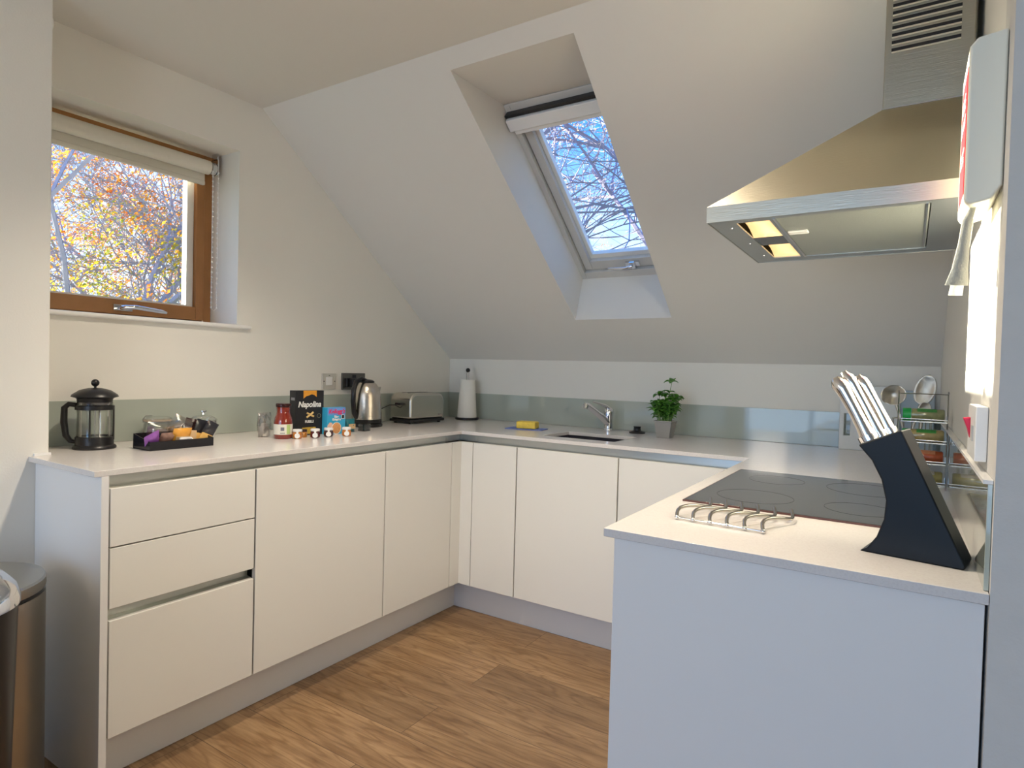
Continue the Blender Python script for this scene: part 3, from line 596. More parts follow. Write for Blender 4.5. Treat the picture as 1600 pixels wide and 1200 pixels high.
pb = thing('pasta_box', 'tall black pasta box with white script and gold panel', 'box', (.262, -1.318, H), r90 - .12)
w2_, d2_, h2_ = .068, .024, .192
M_pk = mat('pasta_black', (.014, .014, .017), .4); M_gold = mat('pasta_gold', (.66, .28, .03), .4, noise_amt=.25, scale=60)
MB().box((-w2_, -d2_, 0), (w2_, d2_, h2_)).build('carton', M_pk, pb, bevel=.0008, seg=1)
fy = -d2_ - .0004
m = MB(); m.prism([(-.032, h2_), (.032, h2_), (.032, h2_ - .028), (.022, h2_ - .02), (.008, h2_ - .016), (-.004, h2_ - .020), (-.018, h2_ - .024), (-.032, h2_ - .034)], fy, fy + .0003, 'y'); m.build('gold_panel', M_gold, pb)
MB().box((-.036, fy, .006), (.030, fy + .0003, .034)).build('pasta_window', mat('fusilli_gold', (.50, .33, .05), .4, noise_amt=.7, scale=140), pb)
text('Napolina', .034, M_white, pb, face(-.002, fy - .0002, .132), shear=.22, off=.0009, sx=.90)
text('FUSILLI', .0155, M_white, pb, face(-.002, fy - .0002, .058), off=.0006, sx=.85)
m = MB(); m.tube([(-.016, fy - .001, .076), (.016, fy - .001, .098)], .0042, 8); m.tube([(-.015, fy - .001, .096), (.018, fy - .001, .080)], .0042, 8); m.build('pasta_picture', mat('pasta_tan', (.72, .50, .20), .5), pb, smooth=50)
m = MB(); m.M = Matrix.Translation((.045, fy, .082)) @ Matrix.Rotation(PI / 2, 4, 'X'); m.lathe([(.008, 0), (.0095, 0), (.0095, .0005), (.008, .0005)], (0, 0, 0), 24, closed=True); m.build('round_seal', mat('seal_gold', (.30, .26, .16), .4), pb)
m = MB(); m.box((-w2_ - .0005, -.016, .150), (-w2_ - .0001, .012, .162)); m.build('side_print', mat('grey_print2', (.25, .25, .25), .5), pb)

rb = thing('cereal_box', 'small blue cereal box with red script right of the pasta box', 'box', (.315, -1.213, H), r90 - .05)
w3, d3, h3 = .049, .018, .118
MB().box((-w3, -d3, 0), (w3, d3, h3)).build('carton', mat('cereal_blue', (.04, .38, .62), .4), rb, bevel=.0006, seg=1)
fy = -d3 - .0004
MB().box((-w3 + .001, fy, h3 - .034), (w3 - .001, fy + .0003, h3 - .001)).build('top_panel', mat('cereal_blue_light', (.14, .30, .66), .4), rb)
text("Kellogg's", .026, mat('cereal_red', (.72, .02, .10), .4), rb, face(0, fy - .0002, h3 - .018), shear=.3, off=.0007, sx=.95)
text('Rice', .014, M_white, rb, face(0, fy - .0002, h3 - .041), off=.0007); text('Krispies', .014, M_white, rb, face(0, fy - .0002, h3 - .053), off=.0007)
m = MB(); m.M = Matrix.Translation((.0, fy, .026)) @ Matrix.Rotation(PI / 2, 4, 'X'); m.lathe([(0, 0), (.0265, 0), (.0265, .0006), (0, .0006)], (0, 0, 0), 32); m.build('bowl_rim_picture', M_white, rb)
m = MB(); m.M = Matrix.Translation((.0, fy - .0006, .027)) @ Matrix.Rotation(PI / 2, 4, 'X'); m.lathe([(0, 0), (.0235, 0), (.0235, .0008), (0, .0016)], (0, 0, 0), 32); m.build('cereal_picture', mat('cereal_tan', (.72, .34, .13), .6, noise_amt=.4, scale=150), rb)
m = MB(); m.prism([(-w3 + .001, .012), (-.02, .03), (-.022, .05), (-.035, .054), (-w3 + .001, .040)], fy, fy + .0003, 'y'); m.build('splash_picture', mat('cereal_pale', (.75, .50, .38), .5, noise_amt=.3, scale=90), rb)
m = MB(); m.box((.026, fy, .066), (.044, fy + .0003, .086)); m.build('badge', M_white, rb); m = MB(); m.box((.0285, fy - .0004, .0685), (.0415, fy, .0835)); m.build('badge_mark', M_black, rb)

M_jamlid = mat('white_lid', (.8, .78, .76), .3)
def jam(x, y, colr, label):
    t = thing('jam_jar', label, 'jar', (x, y, H), math.radians(-40), 'mini jam jars in front of the boxes')
    MB().lathe([(0, 0), (.0165, 0), (.0195, .004), (.0200, .018), (.0185, .024), (.016, .028), (0, .028)], (0, 0, 0), 12).build('jar_body', colr, t, smooth=25)
    MB().lathe([(0, .0283), (.0185, .0283), (.019, .030), (.019, .036), (.017, .038), (0, .038)], (0, 0, 0), 24).build('lid', M_jamlid, t, smooth=40)
    m = MB(); m.M = Matrix.Translation((.0212, 0, .0125)) @ Matrix.Rotation(PI / 2, 4, 'Y'); m.lathe([(0, 0), (.0105, 0), (.0105, .0005), (0, .0005)], (0, 0, 0), 20, sx=1); m.build('tag_disc', M_paperw, t)
    m = MB(); m.prism([(-.003, .020), (.003, .020), (.006, .036), (-.006, .036)], .0196, .0203, 'x'); m.build('tag_strip', M_paperw, t)
    return t
M_amber = mat('amber_jam', (.50, .17, .03), .1, coat=1); M_dj = mat('dark_jam', (.10, .012, .012), .1, coat=1); M_dj2 = mat('black_jam', (.04, .005, .012), .1, coat=1)
jam(.355, -1.438, M_amber, 'amber mini jam jar nearest the tomato sauce jar')
jam(.384, -1.372, M_dj, 'dark red mini jam jar second from the sauce jar')
jam(.388, -1.305, M_dj2, 'near black mini jam jar before the gap between the boxes')
jam(.418, -1.232, M_amber, 'amber mini jam jar in front of the blue cereal box')
hj = thing('honey_jar', 'low honey coloured jar half hidden behind the mini jam jars', 'jar', (.330, -1.392, H)); MB().lathe([(0, 0), (.017, 0), (.019, .004), (.019, .02), (.016, .024), (0, .024)], (0, 0, 0), 20).build('jar_body', mat('honey', (.45, .18, .03), .1, coat=1), hj, smooth=40); MB().lathe([(0, .0243), (.018, .0243), (.018, .032), (0, .033)], (0, 0, 0), 20).build('lid', M_darkb, hj, smooth=40)
tp = packet('teal packet with a torn kraft end right of the cereal box', 'packet', .300, -1.105, H, .055, .060, .03, r90, .0, mat('teal_wrap', (.01, .16, .19), .3, coat=.4), M_kraft, seed=21, name='teal_packet', grp=None)
gt = thing('glass_tealight', 'small smoky grey glass cube holder in front of the kettle', 'glass holder', (.315, -1.03, H)); m = MB(); m.cells([-.020, -.017, .017, .020], [-.020, -.017, .017, .020], 0, .032, lambda x, y: abs(x) > .017 or abs(y) > .017); m.box((-.017, -.017, 0), (.017, .017, .008)); m.build('cube_glass', glassmat('smoky_glass', (.5, .5, .5), .1), gt)

# ================================================================ kettle
kt = thing('kettle', 'tall brushed steel kettle with black lid beneath the double socket', 'kettle', (.150, -.855, H), math.radians(-88))
# local +X handle side
MB().lathe([(0, 0), (.078, 0), (.080, .006), (.078, .016), (.07, .018), (0, .018)], (0, 0, 0), 40).build('power_base', M_black, kt, smooth=40)
MB().lathe([(0, .019), (.074, .019), (.0745, .022), (.0745, .038), (0, .038)], (0, 0, 0), 40).build('lower_band', M_black, kt, smooth=40)
MB().lathe([(0, .0385), (.0745, .0385), (.0745, .06), (.072, .12), (.067, .165), (.058, .195), (.045, .215), (.035, .222), (0, .222)], (0, 0, 0), 48).build('kettle_body', mat('kettle_steel', (.62, .56, .48), .22, metal=1, bump=.2, bscale=30, aniso=(1, 1, 30)), kt, smooth=50)
MB().lathe([(0, .2225), (.036, .2225), (.034, .230), (.02, .236), (0, .238)], (0, 0, 0), 32).build('lid', M_black, kt, smooth=40)
m = MB(); m.tube([(.010, 0, .232), (.045, 0, .240), (.078, 0, .225), (.094, 0, .185), (.096, 0, .13), (.088, 0, .07), (.070, 0, .045)], [.010, .012, .013, .013, .013, .013, .012], 12, flat=.9); m.build('handle', M_blackg, kt, smooth=60)
m = MB(); m.M = Matrix.Rotation(math.radians(-75), 4, 'Z'); m.add([], []); 
vs, fs = [], []
m = MB(); m.prism([(-.058, .186), (-.088, .200), (-.080, .178), (-.064, .150)], -.016, .016, 'y'); m.build('spout', M_steel, kt, bevel=.004)

# ================================================================ toaster
ts = thing('toaster', 'low brushed steel two-slice toaster between kettle and paper towel', 'toaster', (.155, -.475, H), r90 - .04)
tw, td, th = .135, .078, .165
prof = []
for k in range(0, 9): a = PI / 2 * k / 8; prof.append((td - .045 + .045 * math.sin(PI / 2 - a) , th - .045 + .045 * math.cos(PI / 2 - a)))
sh = [(-td, .030)] + [(-q[0], q[1]) for q in prof] + [(q[0], q[1]) for q in reversed(prof)] + [(td, .030)]
# shell : rounded corners in the front view
def rr(w, h0, h1, r, n=7):
    P = [(-w, h0), (w, h0)]
    P += [(w - r + r * math.cos(PI / 2 * i / n), h1 - r + r * math.sin(PI / 2 * i / n)) for i in range(n + 1)]
    P += [(-w + r - r * math.sin(PI / 2 * i / n), h1 - r + r * math.cos(PI / 2 * i / n)) for i in range(n + 1)]; return P
m = MB(); m.prism(rr(tw, .024, th, .045), -td, td, 'y'); m.build('shell', mat('toaster_steel', (.56, .53, .47), .27, metal=1, bump=.2, bscale=30, aniso=(30, 1, 1)), ts, bevel=.014, seg=4)
m = MB(); m.box((-tw - .002, -td - .002, .008), (tw + .002, td + .002, .0235)); m.build('base', M_black, ts, bevel=.004)
m = MB()
for x in (-.11, .11):
    for y in (-.06, .06): m.cyl((x, y, 0), .009, .008, 12)
m.build('feet', M_black, ts, smooth=40)
m = MB(); m.box((-.095, -.030, th + .0002), (.095, -.012, th + .001)).box((-.095, .012, th + .0002), (.095, .030, th + .001)); m.build('slots', M_black, ts)
m = MB(); m.box((-tw - .022, -.02, .10), (-tw + .001, .02, .112)); m.build('lever', M_black, ts, bevel=.003)
text('TRVIL', .016, mat('toaster_print', (.25, .24, .22), .4), ts, face(.104, -td - .0004, .044), off=.0003) if False else None
m = MB(); m.box((.080, -td - .0006, .038), (.116, -td - .0001, .048)); m.build('maker_plate', mat('toaster_print', (.30, .28, .25), .4, metal=.6), ts)
m = MB(); m.tube([(-.136, .0, .085), (-.165, .01, .100), (-.195, .02, .100), (-.225, .035, .085), (-.26, .05, .070), (-.30, .055, .072)], .0028, 8); m.build('power_cord', M_black, ts, smooth=60)

# ================================================================ paper towel
pt = thing('paper_towel_holder', 'paper towel roll on a black round stand in the corner', 'paper towel holder', (.222, -.105, H))
MB().lathe([(0, 0), (.068, 0), (.071, .003), (.071, .011), (.069, .013), (0, .013)], (0, 0, 0), 40).build('base', M_black, pt, smooth=40)
m = MB(); m.tube([(-.008, 0, .013), (-.008, 0, .285), (0, 0, .292), (.008, 0, .285), (.008, 0, .013)], .0032, 8); m.build('post', M_chrome, pt, smooth=60)
MB().sphere((0, 0, .296), .0135, 16).build('knob', M_black, pt, smooth=60)
m = MB(); m.lathe([(.019, .0135), (.058, .0135), (.0585, .02), (.044, .236), (.043, .239), (.019, .239)], (0, 0, 0), 40, closed=True); m.build('paper_roll', mat('tissue', (.84, .81, .74), .9, bump=.5, bscale=160), pt, smooth=40)

# ================================================================ sponge
dc = MB(); dc.M = Matrix.Translation((.795, -.355, H)) @ Matrix.Rotation(.2, 4, 'Z'); dc.box((-.10, -.055, .0002), (.10, .055, .004)); o = dc.build('dish_cloth', mat('blue_cloth', (.16, .22, .50), .8, bump=.5, bscale=200), bevel=.002); tag(o, 'flat blue cloth under the yellow sponge left of the sink', 'cloth')
m = MB(); m.box((-.052, -.034, 0), (.052, .034, .036)); o = m.build('sponge', mat('yellow_sponge', (.85, .60, .10), .9, noise_amt=.2, scale=60, bump=1, bscale=120), bevel=.006); o.location = (.80, -.352, H + .0042); o.rotation_euler = (0, 0, .2); tag(o, 'yellow block sponge sitting on the blue cloth', 'sponge')

# ================================================================ tap
tp = thing('mixer_tap', 'chrome single-lever mixer tap behind the sink', 'tap', (1.135, -.085, H))
MB().lathe([(0, 0), (.026, 0), (.027, .004), (.026, .010), (.023, .012), (.0235, .075), (.026, .095), (.024, .112), (.014, .120), (0, .122)], (0, 0, 0), 32).build('tap_body', M_chrome, tp, smooth=50)
m = MB(); m.tube([(0, -.005, .040), (-.022, -.045, .075), (-.045, -.095, .110), (-.060, -.13, .132), (-.068, -.150, .135)], [.019, .018, .016, .0145, .014], 14); m.tube([(-.062, -.142, .137), (-.066, -.150, .118)], .0135, 14); m.build('spout', M_chrome, tp, smooth=50)
m = MB(); m.tube([(.002, .002, .112), (-.012, -.022, .130), (-.035, -.06, .143), (-.052, -.085, .150)], [.018, .014, .009, .007], 12, flat=.6); m.build('lever', M_chrome, tp, smooth=60)
# plug
sp_ = thing('sink_plug', 'black rubber sink plug standing between tap and basil plant', 'sink plug', (1.300, -.10, H)); MB().lathe([(0, 0), (.040, 0), (.041, .006), (.030, .010), (.019, .014), (.017, .028), (.020, .034), (0, .036)], (0, 0, 0), 28).build('plug_body', M_black, sp_, smooth=40)

# ================================================================ basil
bs = thing('potted_basil', 'bushy green basil plant in a grey square pot by the sink', 'plant', (1.478, -.195, H))
M_pot = mat('grey_pot', (.30, .29, .27), .6, noise_amt=.05)
def sqlathe(prof, n=4): return prof
m = MB(); k = 2 ** .5
vs = []; P = [(.031, 0), (.042, .075), (.044, .0755), (.044, .082), (.040, .082), (.038, .07)]
for r, z in P: vs += [(-r, -r, z), (r, -r, z), (r, r, z), (-r, r, z)]
fs = [(3, 2, 1, 0)] + [(4 * i + j, 4 * i + (j + 1) % 4, 4 * i + 4 + (j + 1) % 4, 4 * i + 4 + j) for i in range(len(P) - 1) for j in range(4)] + [tuple(4 * (len(P) - 1) + j for j in range(4))]
m.add(vs, fs); m.build('pot', M_pot, bs, bevel=.003)
random.seed(5); M_leaf = mat('basil_leaf', (.075, .23, .022), .38, noise_amt=.35, scale=30, sub=0); M_stem = mat('basil_stem', (.16, .30, .06), .6)
st = MB(); lf = MB()
def leafshape(m, p, d, up, L, Wd, cup=.35):
    d = d.normalized(); s = d.cross(up).normalized(); n = s.cross(d).normalized(); rows = []
    N = 5
    for i in range(N + 1):
        t = i / N; w = Wd * (math.sin(PI * min(1, t * .98 + .02)) ** .6) * (1 - .22 * t); c = p + d * L * t + n * (-.30 * L * t * t + .12 * L * math.sin(PI * t))
        rows.append([c - s * w / 2 + n * w * cup, c, c + s * w / 2 + n * w * cup])
    vs = [tuple(v) for r in rows for v in r]; m.add(vs, [(3 * i + j, 3 * i + j + 1, 3 * i + j + 4, 3 * i + j + 3) for i in range(N) for j in range(2)])
for k in range(34):
    a = random.uniform(0, 2 * PI); r = random.uniform(.0, .03); sprd = random.uniform(.1, 1) ** .7; base = Vector((r * math.cos(a), r * math.sin(a), .07)); hgt = random.uniform(.04, .135)
    if k == 0: hgt = .195; a = .6; sprd = .1
    tip = Vector(((r + .042 * sprd) * math.cos(a), (r + .042 * sprd) * math.sin(a), .075 + hgt)); mid = (base + tip) / 2 + Vector((random.uniform(-.008, .008), random.uniform(-.008, .008), .01))
    st.tube([base, mid, tip], [.0022, .0018, .0012], 5)
    for t in (.45, .72, .98):
        p = base.lerp(tip, t); a0 = random.uniform(0, 2 * PI)
        for q in range(4 if t > .9 else 2):
            ang = a0 + q * (PI / 2 if t > .9 else PI); dd = Vector((math.cos(ang), math.sin(ang), random.uniform(.0, .9))); L = random.uniform(.026, .044) * (1 if t > .5 else .8)
            leafshape(lf, p, dd, Vector((0, 0, 1)), L, L * .88, cup=.22)
st.build('stems', M_stem, bs, smooth=60)
o = lf.build('leaves', M_leaf, bs, smooth=80); s = o.modifiers.new('s', 'SOLIDIFY'); s.thickness = .0006
MB().box((-.037, -.037, .06), (.037, .037, .068)).build('soil', mat('soil', (.05, .03, .02), .9), bs)

# ================================================================ chopping boards
def board(label, x0, x1, y, h, th, m_, slot):
    t = thing('chopping_board', label, 'chopping board', ((x0 + x1) / 2, y, H), 0, 'chopping boards against the back wall'); w = (x1 - x0) / 2
    m = MB(); xs = [-w, -w + .018, -w + .042, w]; zs = [0, .06, .155, h]
    if slot:
        m.M = Matrix.Rotation(PI / 2, 4, 'X'); m.cells(xs, zs, -th / 2, th / 2, lambda x, z: not (-w + .018 < x < -w + .042 and .06 < z < .155))
    else: m.box((-w, -th / 2, 0), (w, th / 2, h))
    m.build('board', m_, t, bevel=.003); return t
board('white plastic chopping board with slot handle against the back wall', 2.208, 2.43, -.060, .275, .010, mat('white_board', (.74, .75, .73), .45), True)
board('bluish translucent chopping board standing behind the spice rack', 2.355, 2.55, -.035, .262, .006, mat('blue_board', (.42, .50, .54), .3), False)

# ================================================================ spice rack
sr = thing('spice_rack', 'chrome wire spice rack with four tiers in the hob corner', 'spice rack', (2.50, -.905, H))
M_w = M_wire
tiers = [.021, .081, .142, .203]
m = MB()
for x in (-.066, .058):
    m.tube([(x, .028, .002), (x, .028, .265), (x, .020, .272), (x, .006, .266)], .0018, 6)
m.tube([(-.066, .028, .265), (.058, .028, .265)], .0018, 6); m.tube([(-.066, .028, .0025), (.058, .028, .0025)], .0018, 6)
m.build('frame', M_w, sr, smooth=60)
for z in tiers:
    m = MB(); zz = z - .0215
    for y in (-.024, .024): m.tube([(-.060, y, zz + (.002)), (.056, y, zz + .002)], .0016, 6)
    for x in (-.060, -.02, .02, .056): m.tube([(x, .027, zz + .02), (x, .024, zz + .002), (x, -.024, zz + .002), (x, -.027, zz + .010)], .0013, 6)
    m.tube([(-.060, -.027, zz + .010), (.056, -.027, zz + .010)], .0016, 6)
    m.build('tier', M_w, sr, smooth=60)
M_green = mat('green_cap', (.01, .30, .06), .35); M_red_cap = mat('red_cap', (.35, .04, .02), .35)
cols = [((.30, .26, .10), 'lowest spice jar, pale grains, in the wire rack', (.35, .33, .28), M_red_cap), ((.38, .07, .02), 'red brown spice jar on the second tier of the rack', (.5, .2, .1), M_red_cap), ((.34, .26, .10), 'green capped spice jar on the third tier of the rack', (.05, .25, .05), M_green), ((.24, .24, .11), 'green capped herb jar on the top tier of the rack', (.05, .22, .05), M_green)]
for z, (c, lb, lc, cap) in zip(tiers, cols):
    t = thing('spice_jar', lb, 'jar', (2.50, -.905, H + z + .0005), 0, 'spice jars lying in the wire rack')
    m = MB(); m.M = Matrix.Rotation(PI / 2, 4, 'Y'); m.lathe([(0, -.032), (.0175, -.032), (.0185, -.028), (.0185, .046), (.016, .049), (0, .049)], (0, 0, 0), 20); m.build('jar_body', mat('spice_' + lb.split()[0], c, .15, noise_amt=.4, scale=70, coat=.8), t, smooth=40)
    m = MB(); m.M = Matrix.Rotation(PI / 2, 4, 'Y'); m.lathe([(0, -.054), (.018, -.054), (.019, -.052), (.019, -.033), (0, -.033)], (0, 0, 0), 20); m.build('cap', cap, t, smooth=40)
    m = MB(); n = 8; vs = []
    for i in range(n + 1): a = math.radians(-150 + 110 * i / n); vs += [(-.018, .0188 * math.cos(a), .0188 * math.sin(a) * -1), (.030, .0188 * math.cos(a), .0188 * math.sin(a) * -1)]
    m.add(vs, [(2 * i, 2 * i + 1, 2 * i + 3, 2 * i + 2) for i in range(n)]); m.build('label', mat('spice_label', lc, .5, noise_amt=.4, scale=60), t, smooth=60)
# utensil caddy behind
uc = thing('utensil_basket', 'round wire utensil basket behind the spice rack', 'basket', (2.47, -.66, H))
m = MB(); R = .055
for z in (.002, .06, .12, .178): m.tube([(R * math.cos(a * PI / 12), R * math.sin(a * PI / 12), z) for a in range(24)], .0018, 6, loop=True)
for a in range(16): q = a * PI / 8; m.tube([(R * math.cos(q), R * math.sin(q), .002), (R * math.cos(q), R * math.sin(q), .178)], .0012, 5)
for a in range(4): q = a * PI / 4; m.tube([(R * math.cos(q), R * math.sin(q), .002), (-R * math.cos(q), -R * math.sin(q), .002)], .0012, 5)
m.build('wire_cage', M_w, uc, smooth=60)
def utensil(name, label, base, tip, kind):
    b = Vector(base); t_ = Vector(tip); d = (t_ - b).normalized(); t = thing(name, label, 'utensil', tuple(b), 0, 'steel utensils in the wire basket')
    loc = lambda p: tuple(Vector(p) - b)
    m = MB(); m.tube([loc(b), loc(b.lerp(t_, .5)), loc(t_)], [.005, .004, .005], 8); m.build('handle', M_steel, t, smooth=60)
    s = d.cross(Vector((0, -1, .1))).normalized(); n = s.cross(d).normalized(); m = MB(); rows = []; N = 10
    L, Wd, dep = {'spoon': (.105, .060, .010), 'ladle': (.070, .075, .028), 'small': (.055, .036, .006)}[kind]
    vs = []; K = 8
    for i in range(N + 1):
        u = i / N; w = Wd / 2 * math.sqrt(max(0, 1 - (2 * u - 1) ** 2)) + .0006
        for j in range(K + 1): v = j / K * 2 - 1; vs.append(tuple((t_ - b) + d * (L * u - .002) + s * w * v + n * dep * ((2 * u - 1) ** 2 + (v * math.sin(PI * u)) ** 2 - 1)))
    m.add(vs, [(i * (K + 1) + j, i * (K + 1) + j + 1, (i + 1) * (K + 1) + j + 1, (i + 1) * (K + 1) + j) for i in range(N) for j in range(K)])
    o = m.build('bowl', M_steel, t, smooth=70); q = o.modifiers.new('s', 'SOLIDIFY'); q.thickness = .0012
utensil('serving_spoon', 'large steel serving spoon leaning right out of the basket', (2.440, -.665, H + .006), (2.492, -.66, H + .225), 'spoon')
utensil('ladle', 'steel ladle leaning left out of the wire basket', (2.488, -.645, H + .006), (2.425, -.655, H + .222), 'ladle')
utensil('slotted_spoon', 'short dark steel spoon at the right of the basket', (2.475, -.675, H + .006), (2.500, -.685, H + .185), 'small')

# ================================================================ knife block
kb = thing('knife_block', 'black curved knife block at the end of the hob counter', 'knife block', (2.395, -1.848, H), math.radians(-10))
outer = [(0, 0), (.012, .008), (.026, .030), (.036, .062), (.038, .095), (.030, .130), (.014, .162), (-.008, .187), (.057, .219), (.154, .006), (.152, 0)]
m = MB(); m.prism(outer, 0, .076, 'y'); m.build('block_body', mat('block_black', (.003, .006, .010), .38, spec=.3), kb, bevel=.010, seg=4)
hdv = Vector((-.47, 0, .883)).normalized()
ks = [(.006, .020, .125, 'long steel knife handle nearest the camera in the block', 1.25), (.018, .041, .132, 'middle steel knife handle in the block', 1.0), (.030, .062, .118, 'rear steel knife handle in the block', 1.0), (.045, .030, .022, 'short honing stub at the right of the block', .6)]
M_kh = mat('knife_steel', (.78, .74, .70), .13, metal=1)
for x, y, L, lb, wd in ks[:3]:
    zt = .187 + (x + .008) / .065 * .032
    Mk = kb.matrix_basis if False else (Matrix.Translation(kb.location) @ Matrix.Rotation(kb.rotation_euler[2], 4, 'Z'))
    p = Mk @ Vector((x, y, zt + .0012)); t = thing('kitchen_knife', lb, 'knife', tuple(p), kb.rotation_euler[2], 'steel knives in the block')
    m = MB(); n = 10; pts = []; rad = []
    perp = Vector((-.883, 0, -.47))
    for i in range(n + 1):
        u = i / n; bend = -.001 * math.sin(PI * u) + (.003 * max(0, u - .8) / .2); pts.append(hdv * (L * u) + perp * bend); rad.append((.0125 - .0028 * math.sin(PI * min(1, u * 1.1)) - (.006 if i == n else 0)) * wd * .92)
    m.tube(pts, rad, 14, flat=1, up=(0, 1, 0)); 
    o = m.build('handle', M_kh, t, smooth=60)
    m = MB(); m.tube([(-.0 , 0, .0004), tuple(hdv * .010)], .0135 * wd, 12); m.build('bolster', M_chrome, t, smooth=50)

# ================================================================ folding trivet
tv = thing('wire_trivet', 'chrome trivet of six wavy bars in front of the hob', 'trivet', (2.060, -1.825, H), math.radians(-3))
m = MB()
for k in range(6):
    x = k * .0345; pts = []
    for i in range(13):
        u = i / 12; z = [.0045, .010, .014, .0165, .0175, .018, .0170, .015, .0125, .0105, .011, .015, .020][i]; pts.append((x - .013 * math.sin(2 * PI * u) + u * .016, u * .168, z))
    m.tube(pts, .0038, 8, up=(0, 0, 1))
m.build('wavy_bars', mat('trivet_steel', (.50, .47, .42), .25, metal=1), tv, smooth=60)
m = MB(); m.tube([(0, 0, .0045), (.1725, 0, .0045)], .0022, 8)
for k in range(6): m.sphere((k * .0345, -.001, .005), .0048, 12)
m.build('front_rod', M_chrome, tv, smooth=60)
m = MB(); m.tube([(.02, .134, .0045), (.196, .134, .0045)], .0020, 8)
for k in range(6): m.tube([(.0245 + k * .0345, .134, .0045), (.0245 + k * .0345, .134, .010)], .002, 6)
m.build('rear_rod', M_chrome, tv, smooth=60)

# ================================================================ bins
M_bin = mat('bin_steel', (.42, .40, .35), .3, metal=1, bump=.15, bscale=20, aniso=(1, 1, 20))
bn = thing('steel_bin', 'round brushed steel bin beside the end panel at lower left', 'bin', (.47, -2.555, 0)); r = .185
MB().lathe([(0, 0), (r - .004, 0), (r, .01), (r, .602), (0, .602)], (0, 0, 0), 64).build('bin_body', M_bin, bn, smooth=40)
MB().lathe([(0, .6025), (r - .006, .6025), (r - .006, .612), (0, .612)], (0, 0, 0), 64).build('shadow_ring', M_black, bn, smooth=40)
MB().lathe([(0, .6125), (r, .6125), (r + .001, .618), (r + .001, .636), (r - .003, .642), (r - .02, .645), (0, .650)], (0, 0, 0), 64).build('lid', M_bin, bn, smooth=30)
MB().box((-.03, -r - .03, .0), (.03, -r + .0, .012)).build('pedal', M_black, bn, bevel=.003)
b2 = thing('black_bin', 'black bin with rounded chrome lid edge at the far lower left', 'bin', (0.816, -2.676, 0)); r = .13
MB().lathe([(0, 0), (r - .022, 0), (r - .018, .01), (r, .690), (0, .690)], (0, 0, 0), 48).build('bin_body', M_black, b2, smooth=40)
MB().lathe([(0, .6905), (r + .004, .6905), (r + .004, .705), (r - .004, .728), (r - .025, .752), (r - .06, .768), (0, .775)], (0, 0, 0), 48).build('lid', M_chrome, b2, smooth=60)

# ================================================================ outside
struct(MB().box((-40, -30, -3.2), (30, 40, -3.0)).build('ground', mat('grass', (.10, .16, .04), .9, noise_amt=.4, scale=2)))
def tree(label, base, hgt, seed, m_b, m_l, nleaf, lsize, spread=1.0, lean=(0, 0), grp='garden trees outside the windows', levels=(6, 5, 5, 4, 4), leafz=(0, 99), kind='autumn_tree'):
    rnd = random.Random(seed); t = thing(kind, label, 'tree', base, 0, grp); m = MB(); tips = []
    def grow(p, d, L, r, dep):
        n = 4 if dep < 2 else 3; pts = [p]; q = p.copy(); dd = d.copy()
        for i in range(n):
            dd = (dd + Vector((rnd.gauss(0, .13), rnd.gauss(0, .13), rnd.gauss(.03, .10)))).normalized(); q = q + dd * L / n; pts.append(q.copy())
        m.tube(pts, [r * (1 - .45 * i / n) for i in range(n + 1)], 5 if dep < 2 else 3)
        if dep >= 3: tips.extend(pts[1:])
        if dep >= len(levels): return
        for k in range(levels[dep]):
            u = rnd.uniform(.35, 1) if dep else rnd.uniform(.3, 1); a = pts[min(n, int(u * n) + 1)]
            perp = Vector((rnd.gauss(0, 1), rnd.gauss(0, 1), rnd.gauss(0, .6))); perp = (perp - dd * perp.dot(dd)).normalized(); ang = rnd.uniform(.45, .95) * spread
            grow(a, (dd * math.cos(ang) + perp * math.sin(ang)).normalized(), L * rnd.uniform(.52, .78), max(r * .54, .005), dep + 1)
    grow(Vector((0, 0, 0)), Vector((lean[0], lean[1], 1)).normalized(), hgt * .5, hgt * .010, 0)
    m.build('branches', m_b, t, smooth=60)
    if nleaf:
        lm = MB(); cl = [p for p in tips if leafz[0] < p.z < leafz[1]] or tips; cen = [rnd.choice(cl) for _ in range(max(1, nleaf // 40))]
        for c in cen:
            for _ in range(40):
                p = c + Vector((rnd.gauss(0, .17), rnd.gauss(0, .17), rnd.gauss(0, .15))); a = Vector((rnd.gauss(0, 1), rnd.gauss(0, 1), rnd.gauss(0, 1))).normalized(); b = a.orthogonal().normalized(); cc = a.cross(b); s = lsize * rnd.uniform(.6, 1.3)
                lm.add([tuple(p - b * s), tuple(p + cc * s * .5 + a * s * .15), tuple(p + b * s), tuple(p - cc * s * .5 + a * s * .15)], [(0, 1, 2, 3)])
        lm.build('foliage', m_l, t)
    return t
def leafmat(name, c1, c2):
    m = mat(name, c1, .6, noise_amt=0); n = m.node_tree.nodes; L = m.node_tree.links; b = n['Principled BSDF']
    t = n.new('ShaderNodeTexCoord'); z = n.new('ShaderNodeTexNoise'); z.inputs['Scale'].default_value = 2.5; r = n.new('ShaderNodeValToRGB'); r.color_ramp.elements[0].color = (*c1, 1); r.color_ramp.elements[1].color = (*c2, 1); r.color_ramp.elements[0].position = .4; r.color_ramp.elements[1].position = .6
    L.new(t.outputs['Object'], z.inputs['Vector']); L.new(z.outputs['Fac'], r.inputs[0]); L.new(r.outputs[0], b.inputs['Base Color'])
    tr_ = n.new('ShaderNodeBsdfTranslucent'); L.new(r.outputs[0], tr_.inputs[0]); ms = n.new('ShaderNodeMixShader'); ms.inputs[0].default_value = .45; L.new(b.outputs[0], ms.inputs[1]); L.new(tr_.outputs[0], ms.inputs[2]); L.new(ms.outputs[0], n['Material Output'].inputs[0]); return m
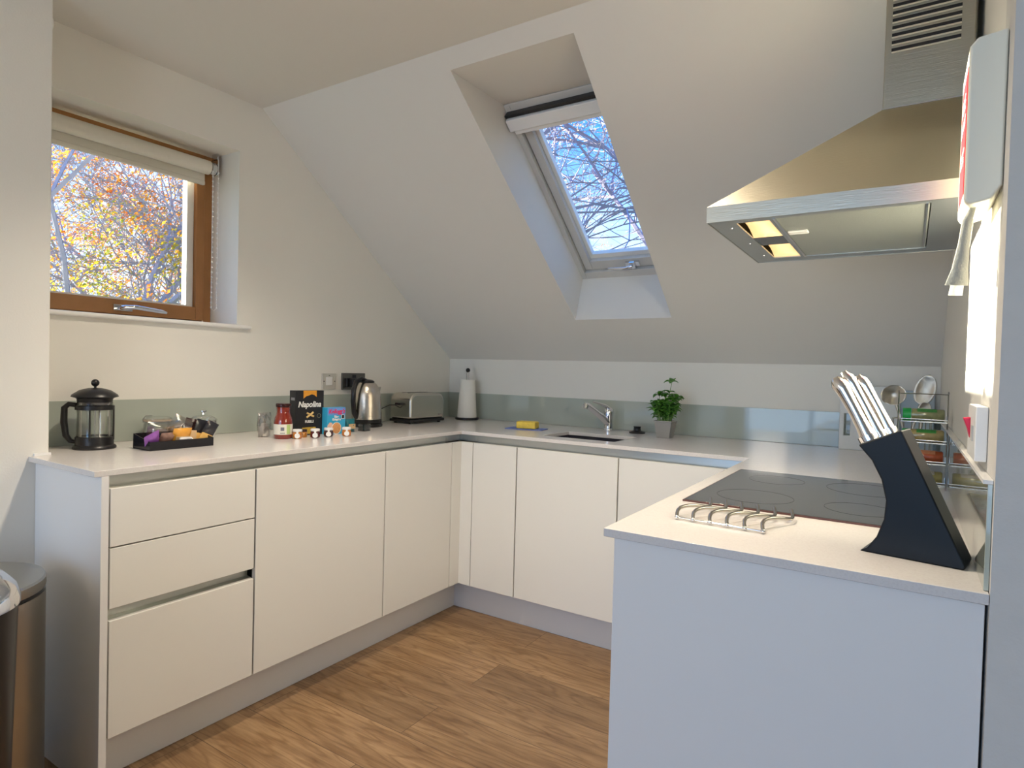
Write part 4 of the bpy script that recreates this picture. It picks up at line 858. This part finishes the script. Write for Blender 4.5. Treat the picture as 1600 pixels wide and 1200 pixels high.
M_bark = mat('bark', (.34, .33, .40), .9, noise_amt=.2); M_bark2 = mat('pale_bark', (.30, .28, .40), .8, noise_amt=.15)
L_or = leafmat('orange_leaves', (.75, .20, .03), (.80, .42, .05)); L_ye = leafmat('yellow_leaves', (.75, .52, .03), (.30, .36, .06)); L_pk = leafmat('pale_leaves', (.75, .48, .40), (.80, .60, .35))
tree('bare branching tree at the left of the oak window view', (-8.6, .9, -3.0), 10.0, 3, M_bark, L_ye, 1600, .028, leafz=(3, 6.2))
tree('orange leafed autumn tree filling the middle of the oak window', (-10.0, 4.4, -3.0), 9.2, 11, M_bark, L_or, 18000, .036, leafz=(4, 9))
tree('green yellow tree low in the oak window view', (-11.5, 2.6, -3.0), 7.6, 8, M_bark, L_ye, 12000, .036, spread=1.2, leafz=(3.5, 7))
tree('orange tree at the right edge of the oak window view', (-8.2, 4.6, -3.0), 9.0, 21, M_bark, L_or, 9000, .036, leafz=(4, 9))
tree('pale branched tree seen through the roof window', (-2.6, 6.6, -3.0), 11.5, 5, M_bark2, L_pk, 3000, .03, kind='bare_tree', lean=(.05, 0))
tree('second pale tree behind the first through the roof window', (-.6, 8.6, -3.0), 12.0, 14, M_bark2, L_pk, 3000, .03, kind='bare_tree', lean=(-.12, 0))

# ================================================================ sub-parts
def sub(root, part, child):
    kids = [o for o in bpy.data.objects if o.parent == root]; base = lambda o: o.name.split('.')[0]
    P = [o for o in kids if base(o) == part]
    for c in [o for o in kids if base(o) == child]:
        if P: c.parent = P[0]
def roots(n): return [o for o in bpy.data.objects if o.parent is None and o.name.split('.')[0] == n]
for n, a, b in (('coffee_press', 'lid', 'knob'), ('sugar_bowl', 'lid', 'knob'), ('storage_jar', 'lid', 'clip_wire'), ('window_1', 'sash', 'window_handle'), ('window_1', 'sash', 'glazing_bead'), ('window_1', 'sash', 'glass'),
                ('window_2', 'sash', 'window_handle'), ('window_2', 'sash', 'glazing_bead'), ('window_2', 'sash', 'glass'), ('roller_blind', 'blind_fabric', 'bottom_bar'), ('roller_blind', 'blind_roll', 'bracket'),
                ('cooker_hood', 'chimney', 'vent_slot'), ('cooker_hood', 'chimney', 'vent_louvre'), ('cooker_hood', 'grease_filter', 'filter_latch'), ('cooker_hood', 'grease_filter', 'filter_trim'), ('cooker_hood', 'underside_plate', 'screw'),
                ('fire_blanket', 'label', 'lettering'), ('sauce_jar', 'label', 'barcode'), ('sauce_jar', 'label', 'small_print'), ('jam_jar', 'tag_strip', 'tag_disc'), ('cereal_box', 'badge', 'badge_mark'), ('toaster', 'shell', 'lever'), ('toaster', 'shell', 'maker_plate'), ('toaster', 'shell', 'slots'), ('socket_plate', 'plate', 'rocker'), ('switch_plate', 'plate', 'screw')):
    for r in roots(n): sub(r, a, b)
